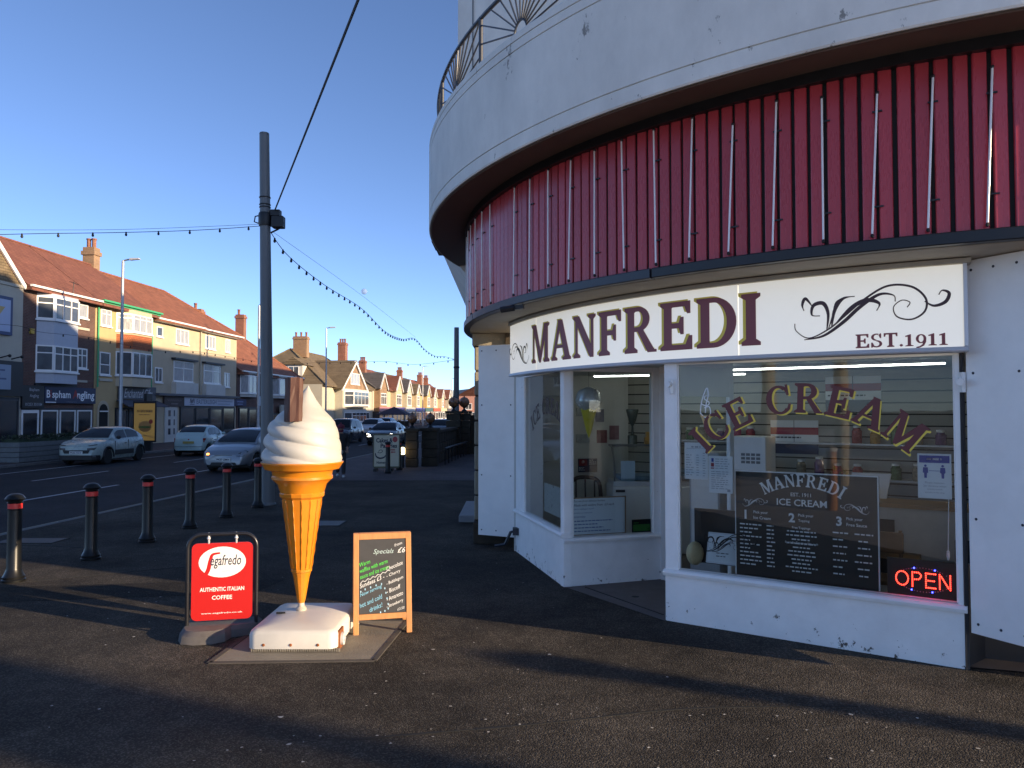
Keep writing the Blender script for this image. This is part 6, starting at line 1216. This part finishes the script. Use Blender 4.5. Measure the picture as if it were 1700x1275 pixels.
# ------------------------------------------------------------------ cars
TYRE = mat('tyre', (.012,.012,.013), .85); RIM = mat('alloy', (.42,.42,.43), .35, metal=.7); CARGL = mat('car_glass', (.008,.010,.013), .03, spec=.35); LAMPGL = mat('headlamp', (.09,.10,.11), .10, spec=1); TAIL = mat('tail_lamp', (.30,.012,.012), .2); PLW = mat('plate_white', (.66,.66,.64), .5); PLY = mat('plate_yellow', (.34,.27,.07), .5); CARBLK = mat('car_black_trim', (.012,.012,.013), .5); CHROME = mat('chrome', (.5,.5,.52), .15, metal=1)
def lerp(a, b, t): return a+(b-a)*t
def interp(tab, y):
    if y <= tab[0][0]: return tab[0][1]
    for (a, va), (b, vb) in zip(tab, tab[1:]):
        if y <= b: return lerp(va, vb, (y-a)/(b-a))
    return tab[-1][1]
def car(name, label, paint, L=4.0, W=1.74, H=1.46, wheels=(.78,3.28), wr=.31, hood=None, green=None, plate='', faceaway=False, s=0, t=0, style='', yaw=0, lit=False, group='cars on the road'):
    root = thing(name, label, 'car', SW(s, t, -.1), -AL+(pi if faceaway else 0)+yaw, group)
    hw = W/2
    top = hood or [(0,.62),(.12,.74),(.5,.88),(1.05,.97),(1.3,.97),(L-.7,1.0),(L-.15,.95),(L,.80)]
    wid = [(0,hw*.72),(.1,hw*.86),(.35,hw*.96),(.8,hw),(L-.8,hw),(L-.3,hw*.95),(L-.06,hw*.86),(L,hw*.76)]
    ya, yb, yc, yd = green or (1.0,1.75,3.1,3.9)
    zr = H-.03
    ys = sorted(set([0,.04,.12,.25,.4,L-.4,L-.25,L-.12,L-.04,L]+[wheels[k]+wr*1.18*q for k in (0,1) for q in (-1,-.93,-.75,-.4,0,.4,.75,.93,1)]+[1.5,1.9,2.3,2.7]))
    ys = [y for y in ys if 0 <= y <= L]
    m = MB(); vs = []; fs = []
    for y in ys:
        zb = .20 if .25 < y < L-.25 else .28
        for wc in wheels:
            d = abs(y-wc)/(wr*1.18)
            if d < .999: zb = max(zb, wr+wr*1.18*sqrt(max(0,1-d*d))+.0)
        w_ = interp(wid, y); zt = interp(top, y); sh = max(zb+.03, min(zt-.16, .62)); low = max(zb+.015, .36)
        half = [(w_*.9,zb),(w_*.985,low),(w_,sh),(w_*.985,lerp(sh,zt,.6)),(w_*.93,zt-.015),(w_*.72,zt+.01),(w_*.35,zt+.025),(0,zt+.03)]
        vs += [(x,y,z) for x,z in half]+[(-x,y,z) for x,z in half[-2::-1]]
    n = 15
    for i in range(len(ys)-1): fs += [(i*n+j,i*n+j+1,(i+1)*n+j+1,(i+1)*n+j) for j in range(n-1)]+[(i*n+n-1,i*n,(i+1)*n,(i+1)*n+n-1)]
    fs += [tuple(range(n))[::-1], tuple((len(ys)-1)*n+j for j in range(n))]
    m.add(vs, fs); body = m.build('body', paint, root, smooth=38)
    # greenhouse
    base = lambda y: interp(top, y)-.01
    def ringg(y):
        if y <= yb: k = (y-ya)/(yb-ya)
        elif y >= yc: k = (yd-y)/(yd-yc)
        else: k = 1
        k = max(0, min(1, k)); kk = k**.85; zt = lerp(base(y)+.015, zr-(.02 if y <= yb or y >= yc else -.03*sin(pi*(y-yb)/(yc-yb))), kk)
        w0 = interp(wid,y)*.90; w1 = lerp(w0, hw*.70, k)
        return [(w0,base(y)),(w1+.008,zt-.05*k-.004),(w1*.93,zt-.012*k),(w1*.5,zt+.018*k),(0,zt+.025*k)]
    gy = [lerp(ya,yb,i/6) for i in range(7)]+[lerp(yb,yc,i/6) for i in range(1,7)]+[lerp(yc,yd,i/6) for i in range(1,7)]
    m = MB(); vs = []; fs = []
    for y in gy: hf = ringg(y); vs += [(x,y,z) for x,z in hf]+[(-x,y,z) for x,z in hf[-2::-1]]
    n = 9
    for i in range(len(gy)-1): fs += [(i*n+j,i*n+j+1,(i+1)*n+j+1,(i+1)*n+j) for j in range(n-1)]
    m.add(vs, fs); m.build('roof', paint, root, smooth=45)
    def glass(name, y0, y1, lo, hi, side=0, n_=6):
        m = MB(); rows_ = []
        for i in range(n_+1):
            y = lerp(y0,y1,i/n_); hf = ringg(y)
            if side:
                a, b = Vector((hf[0][0],0,hf[0][1])), Vector((hf[1][0],0,hf[1][1])); p, q = a.lerp(b, lo), a.lerp(b, hi); o_ = Vector((.009,0,.003))
                rows_.append([((p.x+o_.x)*side, y, p.z), ((q.x+o_.x)*side, y, q.z)])
            else:
                r_ = []
                for k in (-.97,-.5,0,.5,.97):
                    x = abs(k)*hf[2][0]; z = lerp(hf[4][1], hf[2][1], (x/max(1e-6,hf[2][0]))**2); r_.append((math.copysign(x,k) if k else 0, y+(-.008 if y0 < L/2 else .008), z+.010))
                rows_.append(r_)
        w_ = len(rows_[0]); m.add([p for r_ in rows_ for p in r_], [(i*w_+j,i*w_+j+1,(i+1)*w_+j+1,(i+1)*w_+j) for i in range(n_) for j in range(w_-1)])
        return m.build(name, CARGL, root, smooth=60, fix=False)
    glass('windscreen', lerp(ya,yb,.08), lerp(ya,yb,.93), 0, 1); glass('rear_window', lerp(yc,yd,.10), lerp(yc,yd,.72), 0, 1)
    ym = (yb+yc)/2-.08
    for sd in (-1,1):
        glass('side_window', lerp(ya,yb,.62), ym-.04, .06, .88, sd); glass('side_window', ym+.04, lerp(yc,yd,.30), .06, .88, sd)
        w0 = interp(wid,ya+.35); m = MB(); m.ball((sd*(w0*.98+.07), ya+.42, base(ya+.4)+.07), .10, 8, 6, (1,.6,.75)); m.build('mirror', CARBLK if style == 'crossover' else paint, root, smooth=60)
        m = MB(); m.box(sd*(hw+.004)-.012, sd*(hw+.004)+.012, ym-.32, ym-.16, .80, .825); m.box(sd*(hw+.002)-.012, sd*(hw+.002)+.012, ym+.62, ym+.76, .81, .83); m.build('door_handle', CARBLK, root)
        m = MB()
        for yy in (ym, ya+.28): m.box(sd*(hw*.992)-.012, sd*(hw*.992)+.012, yy-.006, yy+.006, .36, base(yy)-.06)
        m.build('door_gap', CARBLK, root)
        if style == 'crossover':
            m = MB(); m.box(sd*(hw+.006)-.014, sd*(hw+.006)+.014, 1.28, 2.75, .36, .56); m.build('door_bumper_strip', CARBLK, root, bevel=.01)
            for wc in wheels: m = MB(); m.tube([(sd*(hw*.985), wc+wr*1.24*cos(R(g)), wr+wr*1.24*sin(R(g))) for g in range(-5,186,15)], .035, 5); m.build('arch_trim', CARBLK, root)
        for wc in wheels:
            w_ = MB(); w_.lathe([(wr*.62,-.10),(wr*.95,-.10),(wr,-.07),(wr,.07),(wr*.95,.10),(wr*.62,.10)], 22)
            o = bpy.data.objects.new('wheel', None); COL.objects.link(o); o.parent = root; o.location = (sd*(hw-.13), wc, wr); o.rotation_euler = (0,R(90)*sd,0)
            w_.build('tyre', TYRE, o, smooth=30)
            r_ = MB(); r_.lathe([(.001,.06),(wr*.18,.075),(wr*.2,.05),(wr*.60,.05),(wr*.64,.095),(wr*.66,.07)], 22)
            for q in range(5): a = 2*pi*q/5; r_.bar((wr*.15*cos(a),wr*.15*sin(a),.07),(wr*.62*cos(a),wr*.62*sin(a),.085),.055,.03)
            r_.build('rim', RIM, o, smooth=30)
    # front and rear
    def facepatch(name, pts, mt, off=.012, rear=False, **k):
        """patch on the nose: pts are (x, z); sits on the body surface"""
        def surf(x, z):
            for i in range(90):
                y = i*.01; yy_ = L-y if rear else y
                if abs(x) <= interp(wid, yy_)*.985 and z <= interp(top, yy_): return y
            return .9
        xs = [p[0] for p in pts]; n_ = max(2, int((max(xs)-min(xs))/.06)); m = MB(); lo = []; hi = []
        for c_ in range(n_+1):
            x = lerp(min(xs)+.001, max(xs)-.001, c_/n_); zs = []
            for (xa, za), (xb, zb_) in zip(pts, pts[1:]+pts[:1]):
                if (xa-x)*(xb-x) <= 0 and xa != xb: zs.append(lerp(za, zb_, (x-xa)/(xb-xa)))
            for lst, z in ((lo, min(zs)), (hi, max(zs))): y = surf(x, z)-off; lst.append((x, y if not rear else L-y, z))
        d_ = Vector((0, .04 if not rear else -.04, 0)); fr_ = lo+hi; bk = [Vector(p)+d_ for p in fr_]; N_ = n_+1
        m.add(fr_+bk, [(c_,c_+1,N_+c_+1,N_+c_) for c_ in range(n_)]+[(c_,c_+1,2*N_+c_+1,2*N_+c_) for c_ in range(n_)]+[(N_+c_,N_+c_+1,3*N_+c_+1,3*N_+c_) for c_ in range(n_)]+[(0,N_,3*N_,2*N_),(n_,N_+n_,3*N_+n_,2*N_+n_)])
        return m.build(name, mt, root, **k)
    z1 = interp(top,.12)
    for sd in (-1,1):
        if style == 'crossover':
            facepatch('headlight', [(sd*hw*.50,.60),(sd*hw*.82,.60),(sd*hw*.86,.70),(sd*hw*.50,.68)], LAMPGL); facepatch('running_light', [(sd*hw*.44,.745),(sd*hw*.86,.80),(sd*hw*.86,.83),(sd*hw*.40,.77)], CARBLK); facepatch('fog_light', [(sd*hw*.74,.33),(sd*hw*.84,.33),(sd*hw*.84,.40),(sd*hw*.74,.40)], LAMPGL, .03)
        elif style == 'mini':
            facepatch('headlight', [(sd*hw*(.66+.14*cos(R(g))), .66+.11*sin(R(g))) for g in range(0,360,30)], LAMPGL)
        else:
            facepatch('headlight', [(sd*hw*.52,.58),(sd*hw*.80,.56),(sd*hw*.90,.74),(sd*hw*.78,.78),(sd*hw*.56,.66)], LAMPGL if not lit else mat('lit_headlamp',(.8,.8,.75),.2,emis=(1,.93,.75),estr=3.0))
        if style == 'mini': facepatch('tail_light', [(sd*hw*.80,.66),(sd*hw*.90,.66),(sd*hw*.90,.86),(sd*hw*.80,.86)], TAIL, rear=True)
        else: facepatch('tail_light', [(sd*hw*.62,.70),(sd*hw*.90,.68),(sd*hw*.90,.86),(sd*hw*.66,.86)], TAIL, rear=True)
    if style == 'hatch': facepatch('indicator', [(-hw*.60,.62),(-hw*.70,.62),(-hw*.70,.68),(-hw*.60,.68)], mat('amber_lit', (.8,.3,.05), .4, emis=(1,.35,.06), estr=2.0), .02)
    facepatch('grille', [(-hw*.36,.60),(hw*.36,.60),(hw*.42,.69),(-hw*.42,.69)] if style != 'crossover' else [(-hw*.55,.47),(hw*.55,.47),(hw*.62,.60),(-hw*.62,.60)], CARBLK)
    facepatch('lower_intake', [(-hw*.55,.25),(hw*.55,.25),(hw*.50,.36),(-hw*.50,.36)] if style != 'crossover' else [(-hw*.92,.22),(hw*.92,.22),(hw*.92,.40),(-hw*.92,.40)], CARBLK)
    if style == 'crossover': facepatch('chrome_bar', [(-hw*.40,.74),(hw*.40,.74),(hw*.40,.765),(-hw*.40,.765)], CHROME, .02); facepatch('badge', [(0,.80),(.09,.755),(.05,.745),(0,.77),(-.05,.745),(-.09,.755)], CHROME, .026); facepatch('badge', [(0,.76),(.09,.715),(.05,.705),(0,.73),(-.05,.705),(-.09,.715)], CHROME, .026)
    elif style == 'hatch': facepatch('badge', [(.055*cos(R(g)), .665+.045*sin(R(g))) for g in range(0,360,30)], CHROME, .024)
    elif style == 'mini': facepatch('badge', [(.04*cos(R(g)), .80+.04*sin(R(g))) for g in range(0,360,30)], TAIL, .024, True); facepatch('chrome_bar', [(-hw*.8,.45),(hw*.8,.45),(hw*.8,.47),(-hw*.8,.47)], CHROME, .02, True)
    for rear in (False, True):
        zc = (.46 if style != 'crossover' else .53) if not rear else .66
        if style == 'crossover' and not rear: zc = .50
        yy = -.03 if not rear else L+.03; m = MB(); m.box(-.26,.26,min(yy,yy+.02),max(yy,yy+.02),zc-.055,zc+.055); o = m.build('number_plate', PLW if not rear else PLY, root)
        if plate: f = Flat((lambda u,v,l=0: (u, yy-.003, v)) if not rear else (lambda u,v,l=0: (-u, yy+.023, v))); f.text(plate, 0, zc-.035, w=.46, h=.07, align='C', bold=.03); f.mb.build('plate_text', INK, o, fix=False)
    m = MB(); m.box(-hw*.86,hw*.86,.35,L-.35,.16,.30); m.build('underside', BLACK, root)
    return root
mint = mat('mint_white_paint', (.33,.39,.365), .28, coat=.6, var=.03); ice_ = mat('ice_blue_paint', (.40,.52,.50), .30, coat=.6, var=.03); silver = mat('silver_paint', (.27,.285,.31), .32, metal=.45, coat=.6); grey = mat('grey_car_paint', (.28,.31,.36), .3, metal=.4, coat=.6); blackp = mat('black_car_paint', (.015,.017,.02), .2, coat=.8); whitep = mat('white_car_paint', (.50,.52,.54), .3, coat=.6); bluep = mat('pale_blue_car_paint', (.34,.46,.56), .3, coat=.6)
car('hatchback_car', 'pale mint hatchback with black side strips parked by the planter', mint, 4.0, 1.75, 1.48, (.80,3.34), .315, [(0,.70),(.10,.82),(.5,.93),(1.0,1.0),(1.3,1.0),(3.2,1.04),(3.8,1.0),(4.0,.85)], (1.0,1.75,3.1,3.85), 'PN66 HCY', s=-19.35, t=29.3, style='crossover', yaw=R(3))
car('small_city_car', 'small rounded pale blue city car seen from behind in front of the cream house', ice_, 3.55, 1.63, 1.46, (.72,3.02), .29, [(0,.66),(.12,.80),(.6,.92),(.95,.98),(1.2,.98),(2.9,1.0),(3.4,.96),(3.55,.82)], (.85,1.55,2.6,3.45), '', True, s=-18.3, t=39.1, style='mini', yaw=R(6))
car('silver_hatchback', 'silver hatchback driving towards the viewer with an amber indicator lit', silver, 4.2, 1.76, 1.50, (.85,3.45), .315, [(0,.60),(.10,.72),(.5,.86),(1.05,.98),(1.3,1.0),(3.4,1.04),(4.0,1.0),(4.2,.85)], (.95,1.95,3.2,4.05), 'PK57 ZMX', s=-11.95, t=26.2, style='hatch')
car('grey_car', 'grey car mostly hidden behind the silver hatchback and tall pole', grey, 4.3, 1.76, 1.46, plate='', s=-14.2, t=35.0, green=(1.05,1.9,3.2,4.1), faceaway=False)
car('black_saloon', 'black saloon with both headlights on coming along the road', blackp, 4.6, 1.82, 1.44, (.85,3.65), .32, green=(1.25,2.1,3.2,4.2), hood=[(0,.60),(.1,.74),(.6,.88),(1.3,.96),(1.5,.97),(3.6,1.0),(4.4,.98),(4.6,.85)], plate='', s=-11.6, t=47, lit=True)
car('dark_estate_car', 'dark car behind the person in the red hat', mat('dark_grey_paint', (.05,.055,.065), .25, coat=.7), 4.5, 1.82, 1.62, (.85,3.55), .33, green=(1.0,1.7,3.6,4.4), s=-15.3, t=50)
car('white_car', 'white car parked beyond the black saloon', whitep, 4.2, 1.76, 1.5, s=-16.6, t=63)
car('pale_blue_car', 'pale blue car parked farthest along, before the gazebo', bluep, 4.1, 1.74, 1.5, s=-17.4, t=71)
car('dark_car', 'dark car showing its roof above the wall by the lantern pillars', mat('dark_grey_paint',(0,0,0)), 4.2, 1.76, 1.46, s=-10.6, t=62)

c_ = car('parked_silver_car', 'silver car parked on the promenade behind the viewer', silver, 4.3, 1.76, 1.46, s=-9.6, t=-6.0, yaw=R(70), group=None); c_.location.z = .004

# ------------------------------------------------------------------ the person on the pavement
def skin(name, pts, edges, mt, parent, root=0, sub=2, off=(0,0,0)):
    me = bpy.data.meshes.new(name); me.from_pydata([p[:3] for p in pts], edges, []); me.materials.append(mt)
    o = bpy.data.objects.new(name, me); COL.objects.link(o); o.parent = parent
    o.modifiers.new('skin', 'SKIN'); sv = me.skin_vertices[0].data
    for i, p in enumerate(pts): r_ = p[3]; sv[i].radius = (r_, p[4] if len(p) > 4 else r_); sv[i].use_root = (i == root)
    s_ = o.modifiers.new('smooth', 'SUBSURF'); s_.levels = sub; s_.render_levels = sub
    o.modifiers['skin'].use_smooth_shade = True
    return o
pr = thing('person', 'person walking in dark coat and maroon knitted hat carrying a pale bag', 'person', (-5.28, 23.9, 0), R(12))
SKINM = mat('skin_tone', (.36,.20,.14), .6); COAT = mat('dark_coat', (.022,.020,.022), .85, var=.2); TROU = mat('dark_trousers', (.030,.030,.036), .85)
bp_ = [(0,0,.86,.13,.10),(0,-.01,1.0,.12,.09),(0,-.01,1.15,.13,.10),(0,0,1.28,.14,.09),(0,0,1.37,.055),(0,-.01,1.43,.05),(0,-.02,1.50,.085,.095),(0,-.015,1.57,.075,.085),
       (.16,0,1.31,.055),(.21,.03,1.08,.042),(.20,-.12,.90,.032),(.19,-.16,.84,.028),(-.16,0,1.31,.055),(-.21,.02,1.08,.042),(-.17,-.14,.93,.032),(-.15,-.19,.90,.028),
       (.085,0,.82,.085),(.09,-.10,.47,.060),(.09,-.06,.10,.042),(-.085,0,.82,.085),(-.09,.06,.47,.060),(-.09,.24,.13,.042)]
be_ = [(0,1),(1,2),(2,3),(3,4),(4,5),(5,6),(6,7),(3,8),(8,9),(9,10),(10,11),(3,12),(12,13),(13,14),(14,15),(0,16),(16,17),(17,18),(0,19),(19,20),(20,21)]
skin('body', bp_, be_, SKINM, pr)
skin('coat', [(0,0,.70,.17,.14),(0,0,.90,.165,.13),(0,-.01,1.10,.165,.13),(0,0,1.28,.17,.12),(0,0,1.36,.085),(.17,0,1.31,.075),(.22,.03,1.08,.062),(.205,-.10,.92,.05),(-.17,0,1.31,.075),(-.22,.02,1.08,.062),(-.175,-.12,.945,.05)], [(0,1),(1,2),(2,3),(3,4),(3,5),(5,6),(6,7),(3,8),(8,9),(9,10)], COAT, pr)
skin('trousers', [(0,0,.84,.135,.11),(.085,0,.78,.10),(.09,-.10,.47,.075),(.09,-.06,.10,.06),(-.085,0,.78,.10),(-.09,.06,.47,.075),(-.09,.23,.14,.06)], [(0,1),(1,2),(2,3),(0,4),(4,5),(5,6)], TROU, pr)
SHOE = mat('pale_shoe', (.50,.50,.50), .6)
m = MB(); m.ball((.09,-.12,.045), .055, 10, 6, (.85,2.3,.8)); m.build('shoe', SHOE, pr, smooth=60)
m = MB(); m.ball((-.09,.19,.06), .055, 10, 6, (.85,2.2,.85)); m.build('shoe', SHOE, pr, smooth=60)
m = MB(); m.lathe([(.112,1.515),(.116,1.53),(.114,1.56),(.10,1.61),(.06,1.645),(.001,1.655)], 16, (0,-.015,0)); m.ball((0,-.015,1.665),.03,8,5); m.build('knitted_hat', mat('maroon_hat', (.16,.025,.045), .9, var=.2), pr, smooth=60)
m = MB(); m.ball((0,-.02,1.44), .09, 12, 6, (1,1,.5)); m.build('scarf', mat('maroon_hat',(0,0,0)), pr, smooth=60)
for sd in (-1,1):
    bx = .19 if sd > 0 else -.15; by = -.17 if sd > 0 else -.20; bz = .83 if sd > 0 else .89; m = MB()
    for q in range(4): m.tube([(bx-.03+.02*q,by,bz),(bx-.03+.02*q,by-.045,bz-.02),(bx-.03+.02*q,by-.05,bz-.05),(bx-.03+.02*q,by-.03,bz-.07)], [.010,.009,.008,.006], 6)
    m.tube([(bx-.035*sd,by,bz),(bx-.05*sd,by-.03,bz-.02),(bx-.04*sd,by-.05,bz-.04)], [.011,.009,.007], 6); m.build('fingers', SKINM, pr, smooth=60)
m = MB(); 
for x in (-.033,.033): m.ball((x,-.108,1.508),.010,6,4)
m.build('eyes', INK, pr); m = MB(); m.ball((0,-.118,1.485),.016,6,4,(.8,1.1,1.2)); m.build('nose', SKINM, pr, smooth=60); m = MB(); m.box(-.022,.022,-.108,-.100,1.452,1.460); m.build('mouth', mat('lip', (.22,.07,.06), .6), pr)
bag = thing('carrier_bag', 'pale crumpled bag held in the hands of the walking person', 'bag', (-5.24,23.64,.74)); m = MB(); rnd = random.Random(3)
m.ball((0,0,.06),.085,12,8,(1,.6,1.1)); m.v = [(x*(1+rnd.uniform(-.15,.15)),y*(1+rnd.uniform(-.15,.15)),z) for x,y,z in m.v]; m.build('sack', mat('pale_bag', (.42,.42,.40), .7), bag, smooth=60); MB().tube([(-.04,0,.13),(-.03,0,.19),(.03,0,.19),(.04,0,.13)],.008,5).build('handle', mat('pale_bag',(0,0,0)), bag)

# ------------------------------------------------------------------ what the shop glass mirrors: promenade railing and posts behind the camera
rl = thing('promenade_railing', 'black spiked promenade railing across the road behind the viewer', 'railing', (-20, -3, 0), R(58))
sp0 = MB().tube([(-9,0,0),(-9,0,1.35)], .022, 5).lathe([(.03,1.3),(.001,1.45)],5,(-9,0,0)).build('spike', BLACKM, rl)
for k in range(1, 60): c = sp0.copy(); COL.objects.link(c); c.location = (.3*k,0,0); c.parent = rl
for z in (.2,1.15): MB().box(-9.2,9.2,-.025,.025,z,z+.05).build('rail', BLACKM, rl)
for x, y, r_, z, lb, mt in ((-8.6,-4.3,.17,7.5,'cream tram pole behind the viewer',CREAMR),(-4.5,-.07,.10,1.22,'short sunlit wooden post behind the viewer',WOOD),(-11.2,-4.0,.2,7.5,'second cream tram pole behind the viewer',CREAMR)):
    t = thing('tram_pole' if z > 3 else 'wooden_post', lb, 'pole' if z > 3 else 'post', (x,y,0)); MB().tube([(0,0,0),(0,0,z)],[r_*1.1,r_],14).build('shaft', mt, t, smooth=40); MB().lathe([(r_*1.2,z),(r_*1.3,z+.06),(.001,z+.12)],14).build('cap', WHITECLEAN, t, smooth=40)

# the pale day moon, a sphere far off lit by the same sun
mm = bpy.data.materials.new('moon'); mm.use_nodes = True; nt = mm.node_tree; nt.nodes.clear()
o_ = nt.nodes.new('ShaderNodeOutputMaterial'); x_ = nt.nodes.new('ShaderNodeMixShader'); t_ = nt.nodes.new('ShaderNodeBsdfTransparent'); d_ = nt.nodes.new('ShaderNodeBsdfDiffuse'); d_.inputs[0].default_value = (.30,.38,.55,1)
x_.inputs[0].default_value = .45; nt.links.new(t_.outputs[0], x_.inputs[1]); nt.links.new(d_.outputs[0], x_.inputs[2]); nt.links.new(x_.outputs[0], o_.inputs[0])
p = ray(604.5, 484, 7000); 
m = MB(); m.ball(p, 27, 20, 12); tag(m.build('moon', mm, loc=p, smooth=180), 'pale gibbous day moon in the blue sky above the festoon wires', 'moon')
